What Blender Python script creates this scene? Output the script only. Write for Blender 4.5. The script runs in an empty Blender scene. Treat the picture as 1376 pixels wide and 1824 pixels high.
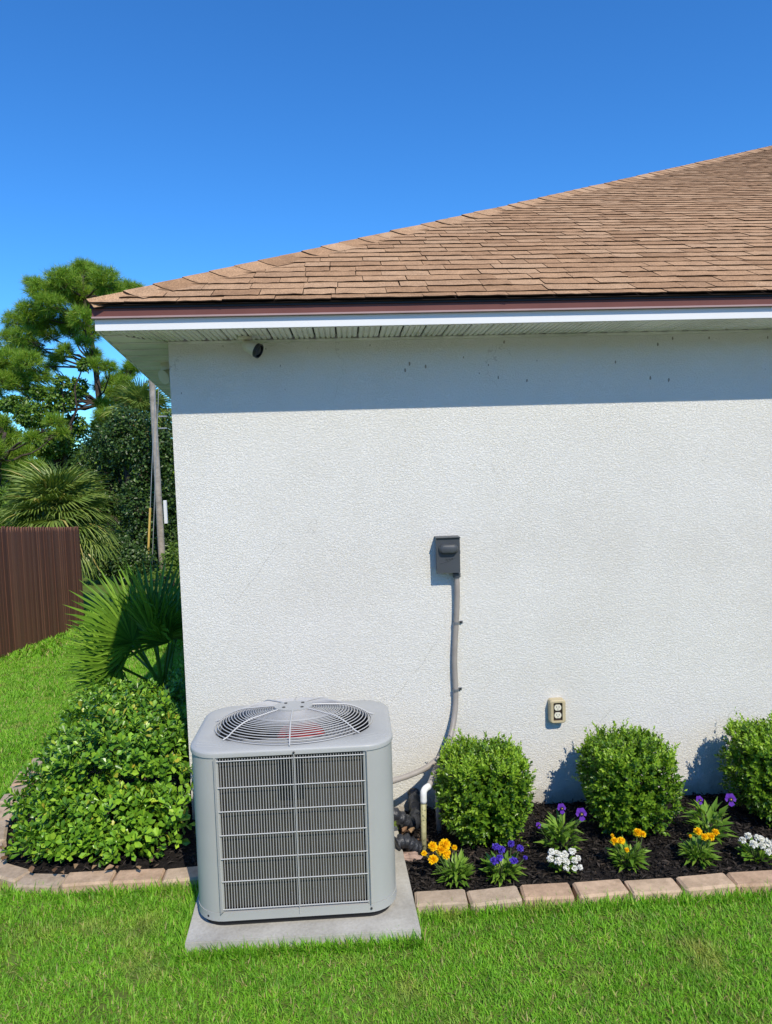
import bpy, math, random
import numpy as np
from mathutils import Matrix, Vector

# ------------------------------------------------------------------ camera, sky, sun, exposure
sc = bpy.context.scene
COL = sc.collection
random.seed(7)
RNG = np.random.default_rng(11)
PW, PH = 1376.0, 1824.0
FOC = 1270.0
PITCH, ROLL, YAW = math.radians(4.3), math.radians(1.68), math.radians(3.0)
CAM = np.array([0.0, -3.24, 1.65])
fw = np.array([math.sin(YAW) * math.cos(PITCH), math.cos(YAW) * math.cos(PITCH), -math.sin(PITCH)])
rt = np.array([math.cos(YAW), -math.sin(YAW), 0.0])
up = np.cross(rt, fw)
rt = rt * math.cos(ROLL) - up * math.sin(ROLL)
up = np.cross(rt, fw)
cam_data = bpy.data.cameras.new('camera')
cam_data.sensor_fit = 'VERTICAL'
cam_data.sensor_height = 36.0
cam_data.lens = 36.0 * FOC / PH
cam_data.clip_start = 0.05
cam_data.clip_end = 2000.0
cam = bpy.data.objects.new('camera', cam_data)
COL.objects.link(cam)
cam.matrix_world = Matrix(((rt[0], up[0], -fw[0], CAM[0]), (rt[1], up[1], -fw[1], CAM[1]),
                           (rt[2], up[2], -fw[2], CAM[2]), (0, 0, 0, 1)))
sc.camera = cam

LIGHT = np.array([-0.36, 1.0, -1.1])
LIGHT /= np.linalg.norm(LIGHT)
SUN_EL = math.asin(-LIGHT[2])
SUN_AZ = math.atan2(-LIGHT[0], -LIGHT[1])
world = bpy.data.worlds.new('World')
sc.world = world
world.use_nodes = True
wn = world.node_tree
for n in list(wn.nodes):
    wn.nodes.remove(n)
w_out = wn.nodes.new('ShaderNodeOutputWorld')
w_bg = wn.nodes.new('ShaderNodeBackground')
w_sky = wn.nodes.new('ShaderNodeTexSky')
w_sky.sky_type = 'NISHITA'
w_sky.sun_disc = False
w_sky.sun_elevation = SUN_EL
w_sky.sun_rotation = SUN_AZ
w_sky.altitude = 0.0
w_sky.air_density = 1.0
w_sky.dust_density = 0.0
w_sky.ozone_density = 4.0
w_hs = wn.nodes.new('ShaderNodeHueSaturation')
w_hs.inputs['Saturation'].default_value = 1.12
w_hs.inputs['Value'].default_value = 1.0
w_bg.inputs['Strength'].default_value = 0.14
wn.links.new(w_sky.outputs[0], w_hs.inputs['Color'])
w_tint = wn.nodes.new('ShaderNodeMix')
w_tint.data_type = 'RGBA'; w_tint.blend_type = 'MULTIPLY'
w_tint.inputs[0].default_value = 1.0
w_tint.inputs[7].default_value = (0.36, 0.75, 1.06, 1.0)
wn.links.new(w_hs.outputs[0], w_tint.inputs[6])
wn.links.new(w_tint.outputs[2], w_bg.inputs['Color'])
wn.links.new(w_bg.outputs[0], w_out.inputs['Surface'])

sun_data = bpy.data.lights.new('sun', 'SUN')
sun_data.energy = 3.25
sun_data.angle = math.radians(0.5)
sun_data.color = (1.0, 0.92, 0.76)
sun = bpy.data.objects.new('sun', sun_data)
COL.objects.link(sun)
sun.rotation_euler = Vector(LIGHT).to_track_quat('-Z', 'Y').to_euler()
sun.location = (3, -10, 12)

sc.view_settings.view_transform = 'Standard'
sc.view_settings.look = 'None'
sc.view_settings.exposure = 0.42
sc.view_settings.gamma = 1.0
sc.view_settings.use_curve_mapping = False
sc.render.engine = 'CYCLES'
sc.cycles.max_bounces = 8
sc.cycles.transparent_max_bounces = 8


# ------------------------------------------------------------------ helpers
def ray(x, y):
    return rt * (x - PW / 2) / FOC + up * (PH / 2 - y) / FOC + fw


def on_y(x, y, Y):
    d = ray(x, y)
    return CAM + d * ((Y - CAM[1]) / d[1])


def on_z(x, y, Z):
    d = ray(x, y)
    return CAM + d * ((Z - CAM[2]) / d[2])


GY = [-100, 0.5, 1.1, 6.8, 10.2, 16.8, 40, 3000]
GZ = [-0.02, -0.02, -0.05, -1.04, -1.33, -1.62, -1.8, -1.8]


def gz(y):
    return np.interp(y, GY, GZ)


def tag(o, label=None, cat=None, group=None, kind=None):
    if label: o['label'] = label
    if cat: o['category'] = cat
    if group: o['group'] = group
    if kind: o['kind'] = kind
    return o


def empty(name, loc, label=None, cat=None, group=None):
    o = bpy.data.objects.new(name, None)
    o.empty_display_size = 0.05
    COL.objects.link(o)
    o.location = loc
    return tag(o, label, cat, group)


def origin(p):
    v = np.zeros(3)
    while p is not None:
        v += np.array(p.location)
        p = p.parent
    return v


def mesh_from(name, V, F, mats, smooth=False, fmat=None):
    me = bpy.data.meshes.new(name)
    V = np.asarray(V, dtype=np.float64).reshape(-1, 3)
    me.from_pydata(V.tolist(), [], F)
    if not isinstance(mats, (list, tuple)):
        mats = [mats]
    for m in mats:
        me.materials.append(m)
    if smooth:
        me.polygons.foreach_set('use_smooth', [True] * len(me.polygons))
    if fmat is not None:
        me.polygons.foreach_set('material_index', fmat)
    me.update()
    return me


def fast_mesh(name, V, F, mats):
    """V (n,3) array, F (m,k) array of equal-sized faces."""
    V = np.asarray(V, np.float32); F = np.asarray(F, np.int32)
    me = bpy.data.meshes.new(name)
    me.vertices.add(len(V)); me.vertices.foreach_set('co', V.ravel())
    k = F.shape[1]
    me.loops.add(F.size); me.loops.foreach_set('vertex_index', F.ravel())
    me.polygons.add(len(F)); me.polygons.foreach_set('loop_start', np.arange(0, F.size, k, dtype=np.int32))
    for m in (mats if isinstance(mats, (list, tuple)) else [mats]):
        me.materials.append(m)
    me.update(calc_edges=True)
    return me


def link(name, me, parent=None, loc=(0, 0, 0)):
    o = bpy.data.objects.new(name, me)
    COL.objects.link(o)
    o.parent = parent
    o.location = loc
    return o


def part(name, V, F, mats, parent=None, smooth=False, fmat=None):
    """World-space verts; the part shares its thing's origin."""
    V = np.asarray(V, float).reshape(-1, 3) - origin(parent)
    return link(name, mesh_from(name, V, F, mats, smooth, fmat), parent)


class MB:
    def __init__(s):
        s.V = []; s.F = []; s.M = []

    def add(s, V, F, m=0):
        b = len(s.V)
        s.V.extend([tuple(v) for v in V])
        s.F.extend([tuple(i + b for i in f) for f in F])
        s.M.extend([m] * len(F))
        return s

    def box(s, a, b, bev=0.0, m=0, R=None, c=None):
        a = np.minimum(a, b) + 0.0; b2 = np.maximum(np.asarray(b, float), a)
        a = np.asarray(a, float); b = b2
        if bev <= 0:
            V = [(x, y, z) for z in (a[2], b[2]) for y in (a[1], b[1]) for x in (a[0], b[0])]
            F = [(0, 2, 3, 1), (4, 5, 7, 6), (0, 1, 5, 4), (2, 6, 7, 3), (0, 4, 6, 2), (1, 3, 7, 5)]
        else:
            V = []; F = []
            idx = {}
            cen = (a + b) / 2; h = (b - a) / 2
            for sx in (-1, 1):
                for sy in (-1, 1):
                    for sz in (-1, 1):
                        for ax in range(3):
                            p = np.array([sx, sy, sz]) * (h - bev)
                            p[ax] = (sx, sy, sz)[ax] * h[ax]
                            idx[(sx, sy, sz, ax)] = len(V); V.append(cen + p)
            for ax in range(3):
                o = [i for i in range(3) if i != ax]
                for sg in (-1, 1):
                    q = []
                    for (u, w) in ((-1, -1), (1, -1), (1, 1), (-1, 1)):
                        k = [0, 0, 0]; k[ax] = sg; k[o[0]] = u; k[o[1]] = w
                        q.append(idx[(k[0], k[1], k[2], ax)])
                    F.append(tuple(q))
            for ax in range(3):
                o = [i for i in range(3) if i != ax]
                for u in (-1, 1):
                    for w in (-1, 1):
                        q = []
                        for (t, side) in ((-1, o[0]), (1, o[0]), (1, o[1]), (-1, o[1])):
                            k = [0, 0, 0]; k[ax] = t; k[o[0]] = u; k[o[1]] = w
                            q.append(idx[(k[0], k[1], k[2], side)])
                        F.append(tuple(q))
            for sx in (-1, 1):
                for sy in (-1, 1):
                    for sz in (-1, 1):
                        F.append(tuple(idx[(sx, sy, sz, ax)] for ax in range(3)))
        V = np.array(V)
        if R is not None:
            cc = (a + b) / 2 if c is None else np.asarray(c, float)
            V = (V - cc) @ np.array(R).T + cc
        return s.add(V, F, m)

    def tube(s, pts, r, n=8, m=0, caps=True):
        pts = [np.asarray(p, float) for p in pts]
        rs = r if hasattr(r, '__len__') else [r] * len(pts)
        V = []; F = []
        ref = None
        for i, p in enumerate(pts):
            t = pts[min(i + 1, len(pts) - 1)] - pts[max(i - 1, 0)]
            t = t / (np.linalg.norm(t) + 1e-9)
            if ref is None:
                ref = np.array([0, 0, 1.0]) if abs(t[2]) < 0.9 else np.array([1.0, 0, 0])
            u = np.cross(t, ref); u /= np.linalg.norm(u) + 1e-9
            w = np.cross(u, t); ref = w
            for k in range(n):
                a = 2 * math.pi * k / n
                V.append(p + rs[i] * (u * math.cos(a) + w * math.sin(a)))
        for i in range(len(pts) - 1):
            for k in range(n):
                k2 = (k + 1) % n
                F.append((i * n + k, i * n + k2, (i + 1) * n + k2, (i + 1) * n + k))
        if caps:
            F.append(tuple(range(n - 1, -1, -1)))
            F.append(tuple((len(pts) - 1) * n + k for k in range(n)))
        return s.add(V, F, m)

    def lathe(s, prof, c, axis=(0, 0, 1), n=24, m=0, caps=True):
        """prof: list of (radius, height along axis)."""
        ax = np.asarray(axis, float); ax /= np.linalg.norm(ax)
        ref = np.array([0, 0, 1.0]) if abs(ax[2]) < 0.9 else np.array([1.0, 0, 0])
        u = np.cross(ax, ref); u /= np.linalg.norm(u); w = np.cross(ax, u)
        V = []; F = []
        for (r, h) in prof:
            for k in range(n):
                a = 2 * math.pi * k / n
                V.append(np.asarray(c) + ax * h + r * (u * math.cos(a) + w * math.sin(a)))
        for i in range(len(prof) - 1):
            for k in range(n):
                k2 = (k + 1) % n
                F.append((i * n + k, i * n + k2, (i + 1) * n + k2, (i + 1) * n + k))
        if caps:
            F.append(tuple(range(n - 1, -1, -1)))
            F.append(tuple((len(prof) - 1) * n + k for k in range(n)))
        return s.add(V, F, m)

    def prism(s, poly, z0, z1, m=0):
        n = len(poly)
        V = [(p[0], p[1], z0) for p in poly] + [(p[0], p[1], z1) for p in poly]
        F = [tuple(range(n - 1, -1, -1)), tuple(range(n, 2 * n))]
        F += [(i, (i + 1) % n, n + (i + 1) % n, n + i) for i in range(n)]
        return s.add(V, F, m)

    def build(s, name, mats, parent=None, smooth=False):
        return part(name, s.V, s.F, mats, parent, smooth, s.M if max(s.M) > 0 else None)


def smooth_by_angle(o, deg=35):
    me = o.data
    me.polygons.foreach_set('use_smooth', [True] * len(me.polygons))
    try:
        me.set_sharp_from_angle(angle=math.radians(deg))
    except Exception:
        pass
    return o


def unit(v):
    return v / (np.linalg.norm(v, axis=-1, keepdims=True) + 1e-9)


# leaf templates: (along, side, normal)
T_SMALL = (np.array([(0, 0, 0), (.5, -.5, .08), (1, 0, -.06), (.5, .5, .08)]), [(0, 1, 2), (0, 2, 3)])
T_ROUND = (np.array([(0, 0, 0), (.35, -.30, .05), (.72, -.5, .05), (1, 0, -.06), (.72, .5, .05), (.35, .30, .05),
                     (.35, 0, -.02), (.72, 0, -.04)]),
           [(0, 6, 1), (1, 6, 7), (1, 7, 2), (2, 7, 3), (0, 5, 6), (5, 4, 7), (5, 7, 6), (4, 3, 7)])
T_LANCE = (np.array([(0, 0, 0), (.4, -.5, .06), (.4, .5, .06), (.4, 0, 0), (1, 0, -.22)]),
           [(0, 3, 1), (0, 2, 3), (1, 3, 4), (3, 2, 4)])
T_NEEDLE = (np.array([(0, -.5, 0), (0, .5, 0), (1, 0, 0)]), [(0, 1, 2)])
T_BLADE = (np.array([(0, -.5, 0), (0, .5, 0), (.5, -.42, .06), (.5, .42, .06), (1, 0, .3)]),
           [(0, 1, 3), (0, 3, 2), (2, 3, 4)])


def leaf_arrays(P, D, N, L, Wd, T):
    P = np.asarray(P, float); n = len(P)
    D = unit(np.asarray(D, float))
    S = unit(np.cross(D, np.asarray(N, float)))
    N = np.cross(S, D)
    tv, tf = T
    L = np.broadcast_to(np.asarray(L, float), (n,))[:, None, None]
    Wd = np.broadcast_to(np.asarray(Wd, float), (n,))[:, None, None]
    V = (P[:, None, :] + D[:, None, :] * tv[None, :, 0:1] * L + S[:, None, :] * tv[None, :, 1:2] * Wd
         + N[:, None, :] * tv[None, :, 2:3] * L)
    F = (np.arange(n) * len(tv))[:, None, None] + np.array(tf)[None]
    return V.reshape(-1, 3), F.reshape(-1, len(tf[0]))


def leaf_obj(name, batches, mat, parent=None, kind=None):
    Vs = []; Fs = []; b = 0
    for (V, F) in batches:
        Vs.append(V); Fs.append(F + b); b += len(V)
    o = link(name, fast_mesh(name, np.concatenate(Vs) - origin(parent), np.concatenate(Fs), mat), parent)
    if kind: o['kind'] = kind
    return o


def rnd_dir(n):
    v = RNG.normal(size=(n, 3))
    return unit(v)


# ------------------------------------------------------------------ materials
class Nodes:
    def __init__(s, name):
        s.m = bpy.data.materials.new(name); s.m.use_nodes = True
        s.t = s.m.node_tree
        s.p = s.t.nodes['Principled BSDF']
        s.out = s.t.nodes['Material Output']

    def n(s, t, **kw):
        x = s.t.nodes.new(t)
        for k, v in kw.items():
            if k in x.inputs:
                x.inputs[k].default_value = v
            else:
                setattr(x, k, v)
        return x

    def l(s, a, b):
        s.t.links.new(a, b)

    def coords(s, kind='Object', scale=(1, 1, 1)):
        c = s.n('ShaderNodeTexCoord'); mp = s.n('ShaderNodeMapping')
        mp.inputs['Scale'].default_value = scale
        s.l(c.outputs[kind], mp.inputs['Vector'])
        return mp.outputs[0]

    def noise(s, vec, scale, detail=4.0, rough=0.55, dist=0.0):
        x = s.n('ShaderNodeTexNoise')
        x.inputs['Scale'].default_value = scale; x.inputs['Detail'].default_value = detail
        x.inputs['Roughness'].default_value = rough; x.inputs['Distortion'].default_value = dist
        s.l(vec, x.inputs['Vector'])
        return x.outputs['Fac']

    def ramp(s, fac, stops, interp='LINEAR'):
        x = s.n('ShaderNodeValToRGB')
        x.color_ramp.interpolation = interp
        e = x.color_ramp.elements
        while len(e) < len(stops): e.new(0.5)
        for i, (p, c) in enumerate(stops):
            e[i].position = p
            e[i].color = (*c, 1) if len(c) == 3 else c
        s.l(fac, x.inputs[0])
        return x.outputs[0]

    def mix(s, fac, a, b, mode='MIX'):
        x = s.n('ShaderNodeMix', data_type='RGBA', blend_type=mode)
        for sock, v in ((x.inputs[0], fac), (x.inputs[6], a), (x.inputs[7], b)):
            if isinstance(v, (int, float)): sock.default_value = v
            elif isinstance(v, tuple): sock.default_value = (*v, 1) if len(v) == 3 else v
            else: s.l(v, sock)
        return x.outputs[2]

    def math(s, op, a, b=0.0, clamp=False):
        x = s.n('ShaderNodeMath', operation=op, use_clamp=clamp)
        for sock, v in ((x.inputs[0], a), (x.inputs[1], b)):
            if isinstance(v, (int, float)): sock.default_value = v
            else: s.l(v, sock)
        return x.outputs[0]

    def bump(s, h, strength, dist):
        x = s.n('ShaderNodeBump'); x.inputs['Strength'].default_value = strength
        x.inputs['Distance'].default_value = dist
        s.l(h, x.inputs['Height']); s.l(x.outputs[0], s.p.inputs['Normal'])


def plain(name, col, rough=0.5, metal=0.0, var=0.12, vscale=9.0, bump=None, spec=0.5, col2=None, coord='Object'):
    k = Nodes(name)
    v = k.coords(coord)
    f = k.noise(v, vscale, 6.0, 0.6)
    c2 = col2 or tuple(c * (1 - 2.2 * var) for c in col)
    c = k.ramp(f, [(0.3, c2), (0.62, col)])
    k.l(c, k.p.inputs['Base Color'])
    k.p.inputs['Roughness'].default_value = rough
    k.p.inputs['Metallic'].default_value = metal
    k.p.inputs['Specular IOR Level'].default_value = spec
    if bump:
        k.bump(k.noise(v, bump[0], 5.0, 0.6), bump[1], bump[2])
    return k.m


def leafmat(name, stops, rough=0.42, trans=0.3, spec=0.4, patch=None):
    """Colour differs from leaf to leaf; light passes through the blades."""
    k = Nodes(name)
    g = k.n('ShaderNodeNewGeometry')
    c = k.ramp(g.outputs['Random Per Island'], stops)
    if patch:
        f = k.ramp(k.noise(k.coords('Object'), patch[0], 3.0), [(patch[2], (0, 0, 0)), (patch[3], (1, 1, 1))])
        c = k.mix(f, c, patch[1], 'MIX')
    if patch:
        c = k.mix(0.9, c, k.ramp(k.noise(k.coords('Object'), 11.0, 5.0, 0.65), [(0.32, (.68, .76, .70)), (0.5, (1.08, 1.08, 1.0)), (0.68, (1.26, 1.16, .98))]), 'MULTIPLY')
    k.l(c, k.p.inputs['Base Color'])
    k.p.inputs['Roughness'].default_value = rough
    k.p.inputs['Specular IOR Level'].default_value = spec
    tr = k.n('ShaderNodeBsdfTranslucent')
    k.l(k.mix(1.0, c, (1.25, 1.2, 0.55), 'MULTIPLY'), tr.inputs['Color'])
    mx = k.n('ShaderNodeMixShader'); mx.inputs[0].default_value = trans
    k.l(k.p.outputs[0], mx.inputs[1]); k.l(tr.outputs[0], mx.inputs[2])
    k.l(mx.outputs[0], k.out.inputs['Surface'])
    return k.m


def objleafmat(name, stops, rough=0.35, trans=0.14):
    k = Nodes(name)
    g = k.n('ShaderNodeObjectInfo')
    c = k.ramp(g.outputs['Random'], stops)
    k.l(c, k.p.inputs['Base Color']); k.p.inputs['Roughness'].default_value = rough
    tr = k.n('ShaderNodeBsdfTranslucent')
    k.l(k.mix(1.0, c, (1.25, 1.2, 0.55), 'MULTIPLY'), tr.inputs['Color'])
    mx = k.n('ShaderNodeMixShader'); mx.inputs[0].default_value = trans
    k.l(k.p.outputs[0], mx.inputs[1]); k.l(tr.outputs[0], mx.inputs[2])
    k.l(mx.outputs[0], k.out.inputs['Surface'])
    return k.m


def mat_stucco():
    k = Nodes('white_stucco')
    v = k.coords('Object')
    big = k.noise(v, 1.3, 5.0, 0.6)
    c = k.ramp(big, [(0.28, (.725, .700, .645)), (0.5, (.785, .765, .715)), (0.72, (.82, .80, .755))])
    # small dark specks (insect marks and dirt) scattered on the upper wall
    sep = k.n('ShaderNodeSeparateXYZ'); k.l(k.coords('Object'), sep.inputs[0])
    cmb = k.n('ShaderNodeCombineXYZ')
    k.l(k.math('MULTIPLY', sep.outputs['X'], 9.0), cmb.inputs[0]); k.l(k.math('MULTIPLY', sep.outputs['Z'], 4.4), cmb.inputs[1])
    vo = k.n('ShaderNodeTexVoronoi', feature='F1', voronoi_dimensions='2D'); vo.inputs['Scale'].default_value = 1.0
    k.l(cmb.outputs[0], vo.inputs['Vector'])
    wv = k.noise(k.coords('Object', (1, 1, .55)), 62, 3.0, 0.5)
    lump_ = k.noise(k.coords('Object'), 2.3, 2.0, 0.5)
    spot = k.math('LESS_THAN', k.math('ADD', k.math('ADD', vo.outputs['Distance'], k.math('MULTIPLY', wv, 0.10)), k.math('MULTIPLY', lump_, 0.10)), 0.118)
    high = k.math('GREATER_THAN', sep.outputs['Z'], 1.93)
    c = k.mix(k.math('MULTIPLY', k.math('MULTIPLY', spot, high), 0.75), c, (.16, .13, .09))
    # soil splashed on the foot of the wall, and a few hairline cracks
    foot = k.ramp(k.math('ADD', sep.outputs['Z'], k.math('MULTIPLY', k.noise(k.coords('Object', (1, 1, .5)), 16, 5.0, 0.7), .16)), [(0.085, (1, 1, 1)), (0.155, (0, 0, 0))])
    c = k.mix(k.math('MULTIPLY', foot, 0.55), c, (.30, .24, .17))
    c2d = k.n('ShaderNodeCombineXYZ')
    wob_ = k.math('MULTIPLY', k.noise(k.coords('Object'), 5.0, 4.0, 0.6), 0.55)
    k.l(k.math('ADD', sep.outputs['X'], wob_), c2d.inputs[0]); k.l(k.math('ADD', sep.outputs['Z'], wob_), c2d.inputs[1])
    ve = k.n('ShaderNodeTexVoronoi', feature='DISTANCE_TO_EDGE', voronoi_dimensions='2D'); ve.inputs['Scale'].default_value = 1.15
    k.l(c2d.outputs[0], ve.inputs['Vector'])
    gate = k.math('GREATER_THAN', k.noise(k.coords('Object'), 1.7, 2.0, 0.5), 0.57)
    crack = k.math('MULTIPLY', k.math('LESS_THAN', ve.outputs['Distance'], 0.0022), gate)
    c = k.mix(k.math('MULTIPLY', crack, 0.28), c, (.30, .28, .25))
    k.l(c, k.p.inputs['Base Color'])
    k.p.inputs['Roughness'].default_value = 0.85
    k.p.inputs['Specular IOR Level'].default_value = 0.2
    a = k.noise(k.coords('Object', (1.0, 1.0, 1.3)), 128, 3.0, 0.6, 1.0)
    b = k.noise(v, 210, 2.0, 0.5, 0.4)
    ar = k.ramp(a, [(0.38, (0, 0, 0)), (0.56, (1, 1, 1))])
    h = k.math('ADD', k.math('MULTIPLY', ar, 0.7), k.math('MULTIPLY', b, 0.4))
    k.bump(h, 0.8, 0.0029)
    return k.m


def mat_shingle(name, obj):
    k = Nodes(name)
    if obj:
        r = k.n('ShaderNodeObjectInfo').outputs['Random']
        v = k.coords('Object')
    else:
        r = k.n('ShaderNodeNewGeometry').outputs['Random Per Island']
        v = k.coords('Object')
    c = k.ramp(r, [(0.0, (.36, .218, .122)), (0.25, (.44, .272, .155)), (0.6, (.49, .310, .180)), (0.85, (.53, .35, .212)), (1.0, (.39, .24, .137))])
    g = k.n('ShaderNodeNewGeometry')
    gr = k.noise(g.outputs['Position'], 170, 3.0, 0.75)
    c = k.mix(0.75, c, k.ramp(gr, [(0.32, (.38, .36, .34)), (0.68, (1.5, 1.45, 1.4))]), 'MULTIPLY')
    bl = k.noise(g.outputs['Position'], 14, 4.0, 0.6)
    c = k.mix(0.7, c, k.ramp(bl, [(0.3, (.72, .70, .68)), (0.65, (1.1, 1.08, 1.05))]), 'MULTIPLY')
    k.l(c, k.p.inputs['Base Color'])
    k.p.inputs['Roughness'].default_value = 0.95
    k.p.inputs['Specular IOR Level'].default_value = 0.15
    k.bump(gr, 0.5, 0.002)
    return k.m


def mat_pvc():
    k = Nodes('algae_spotted_pipe')
    v = k.coords('Object')
    f = k.noise(v, 55, 4.0, 0.6)
    c = k.ramp(f, [(0.36, (.03, .04, .02)), (0.42, (.36, .34, .17)), (0.7, (.56, .52, .30))])
    k.l(c, k.p.inputs['Base Color']); k.p.inputs['Roughness'].default_value = 0.5
    return k.m


def mat_concrete():
    k = Nodes('weathered_concrete')
    v = k.coords('Object')
    a = k.noise(v, 4, 8.0, 0.65)
    c = k.ramp(a, [(0.3, (.33, .31, .27)), (0.55, (.47, .45, .40)), (0.75, (.55, .53, .48))])
    b = k.noise(v, 90, 3.0, 0.6)
    c = k.mix(0.5, c, k.ramp(b, [(0.3, (.72, .70, .68)), (0.6, (1, 1, 1))]), 'MULTIPLY')
    k.l(c, k.p.inputs['Base Color']); k.p.inputs['Roughness'].default_value = 0.9
    k.bump(b, 0.4, 0.003)
    return k.m


def mat_brick():
    k = Nodes('pale_red_paver')
    v = k.coords('Object')
    oi = k.n('ShaderNodeObjectInfo')
    base = k.ramp(oi.outputs['Random'], [(0, (.52, .35, .235)), (0.5, (.57, .42, .29)), (1, (.46, .36, .265))])
    g = k.n('ShaderNodeNewGeometry')
    a = k.noise(g.outputs['Position'], 22, 6.0, 0.65)
    c = k.mix(0.8, base, k.ramp(a, [(0.3, (.6, .58, .55)), (0.65, (1.1, 1.1, 1.1))]), 'MULTIPLY')
    k.l(c, k.p.inputs['Base Color']); k.p.inputs['Roughness'].default_value = 0.92
    k.bump(k.noise(g.outputs['Position'], 120, 4.0, 0.6), 0.5, 0.004)
    return k.m


def mat_coil():
    k = Nodes('coil_fins')
    v = k.coords('Object')
    sep = k.n('ShaderNodeSeparateXYZ'); k.l(v, sep.inputs[0])
    w = k.n('ShaderNodeTexWave', wave_type='BANDS', bands_direction='X')
    w.inputs['Scale'].default_value = 90; w.inputs['Distortion'].default_value = 0.4
    k.l(v, w.inputs['Vector'])
    n = k.noise(v, 7, 6, 0.65)
    c = k.mix(0.8, k.ramp(n, [(0.3, (.055, .048, .040)), (0.7, (.095, .085, .072))]), k.ramp(w.outputs['Fac'], [(0, (.85, .85, .85)), (1, (1, 1, 1))]), 'MULTIPLY')
    k.l(c, k.p.inputs['Base Color']); k.p.inputs['Roughness'].default_value = 0.6
    k.p.inputs['Metallic'].default_value = 0.15
    k.bump(w.outputs['Fac'], 0.25, 0.002)
    return k.m


def mat_ground():
    k = Nodes('soil_under_grass')
    v = k.coords('Object')
    a = k.noise(v, 5, 8, 0.7)
    c = k.ramp(a, [(0.3, (.10, .12, .03)), (0.55, (.13, .19, .035)), (0.75, (.17, .22, .06))])
    k.l(c, k.p.inputs['Base Color']); k.p.inputs['Roughness'].default_value = 1.0
    k.p.inputs['Specular IOR Level'].default_value = 0.1
    k.bump(k.noise(v, 60, 4, 0.6), 0.6, 0.02)
    return k.m


def mat_fence():
    k = Nodes('stained_fence_wood')
    v = k.coords('Object', (18, 18, 1.2))
    oi = k.n('ShaderNodeObjectInfo')
    base = k.ramp(oi.outputs['Random'], [(0, (.115, .045, .028)), (0.5, (.165, .068, .042)), (1, (.215, .098, .060))])
    g = k.noise(v, 3.0, 5, 0.6)
    c = k.mix(0.8, base, k.ramp(g, [(0.3, (.62, .6, .58)), (0.7, (1.25, 1.2, 1.15))]), 'MULTIPLY')
    k.l(c, k.p.inputs['Base Color']); k.p.inputs['Roughness'].default_value = 0.8
    k.bump(g, 0.3, 0.004)
    return k.m


M = {}
M['stucco'] = mat_stucco()
M['shingle'] = mat_shingle('tan_shingle', True)
M['shingle_far'] = mat_shingle('tan_shingle_far', False)
M['asphalt_core'] = plain('shingle_edge', (.045, .028, .020), 0.95, spec=0.1)
M['deck'] = plain('roof_felt', (.05, .035, .028), 0.95, spec=0.1)
M['drip'] = plain('dark_bronze_drip_edge', (.012, .009, .009), 0.5)
M['brown'] = plain('brown_aluminium', (.165, .062, .053), 0.6, var=0.05, spec=0.25)
M['brown_lip'] = plain('brown_aluminium_lip', (.42, .28, .27), 0.5, var=0.05)
M['white_al'] = plain('white_aluminium', (.80, .80, .80), 0.4, var=0.02, vscale=3)
M['soffit'] = plain('soffit_vinyl', (.76, .75, .68), 0.5, var=0.08, vscale=4, col2=(.56, .56, .48))
M['void'] = plain('soffit_void', (.01, .01, .01), 0.9)
M['concrete'] = mat_concrete()
M['brick'] = mat_brick()
M['ground'] = mat_ground()
M['mulch'] = plain('black_mulch_soil', (.022, .018, .017), 0.95, var=0.25, vscale=40, bump=(45, 1.0, 0.03), spec=0.2)
M['chip'] = leafmat('mulch_chip', [(0, (.010, .009, .009)), (0.6, (.026, .021, .019)), (0.9, (.045, .036, .030)), (1, (.085, .06, .045))], 0.75, 0.0, 0.3)
M['grass'] = leafmat('lawn_blades', [(0, (0.146, 0.336, 0.021)), (0.45, (0.207, 0.476, 0.032)), (0.82, (0.280, 0.568, 0.048)), (0.90, (0.370, 0.580, 0.084)), (0.935, (0.515, 0.476, 0.189)), (1, (0.448, 0.371, 0.189))], 0.5, 0.40, 0.3,
                     patch=(3.4, (.40, .36, .13), 0.57, 0.84))
M['ac'] = plain('grey_painted_steel', (.42, .425, .41), 0.45, var=0.03, vscale=5)
M['ac_dark'] = plain('black_base_pan', (.014, .014, .015), 0.6)
M['wire'] = plain('grey_coated_wire', (.50, .50, .49), 0.45, var=0.03)
M['coil'] = mat_coil()
M['fan_red'] = plain('rust_red_motor', (.42, .035, .035), 0.55, var=0.2)
M['steel_dull'] = plain('dull_galvanised', (.30, .31, .33), 0.45, 0.5)
M['screw'] = plain('dark_screw', (.06, .06, .065), 0.4, 0.6)
M['boxgrey'] = plain('dark_grey_enclosure', (.062, .070, .080), 0.45, var=0.06)
M['conduit'] = plain('grey_pvc_conduit', (.35, .315, .285), 0.5, var=0.08, vscale=14)
M['cream'] = plain('cream_plastic', (.56, .47, .29), 0.5, var=0.08)
M['ivory'] = plain('ivory_plastic', (.78, .74, .60), 0.4, var=0.03)
M['brownplate'] = plain('dark_brown_plate', (.035, .022, .018), 0.5)
M['camwhite'] = plain('aged_white_plastic', (.62, .58, .46), 0.45, var=0.08)
M['camblack'] = plain('black_plastic', (.012, .012, .014), 0.35)
M['glass'] = plain('lens_glass', (.005, .005, .008), 0.06)
M['pvc'] = mat_pvc()
M['pvcwhite'] = plain('white_pvc', (.80, .80, .80), 0.4, var=0.03)
M['tape'] = plain('black_line_wrap', (.035, .038, .046), 0.38, var=0.15, vscale=20, bump=(28, 0.7, 0.015))
M['fence'] = mat_fence()
M['pole'] = plain('weathered_pole_wood', (.42, .37, .31), 0.9, var=0.2, vscale=6, bump=(16, 0.5, 0.02))
M['guy'] = plain('steel_cable', (.36, .37, .36), 0.5, 0.4)
M['yellow'] = plain('yellow_guy_guard', (.62, .42, .10), 0.5, var=0.1)
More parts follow.
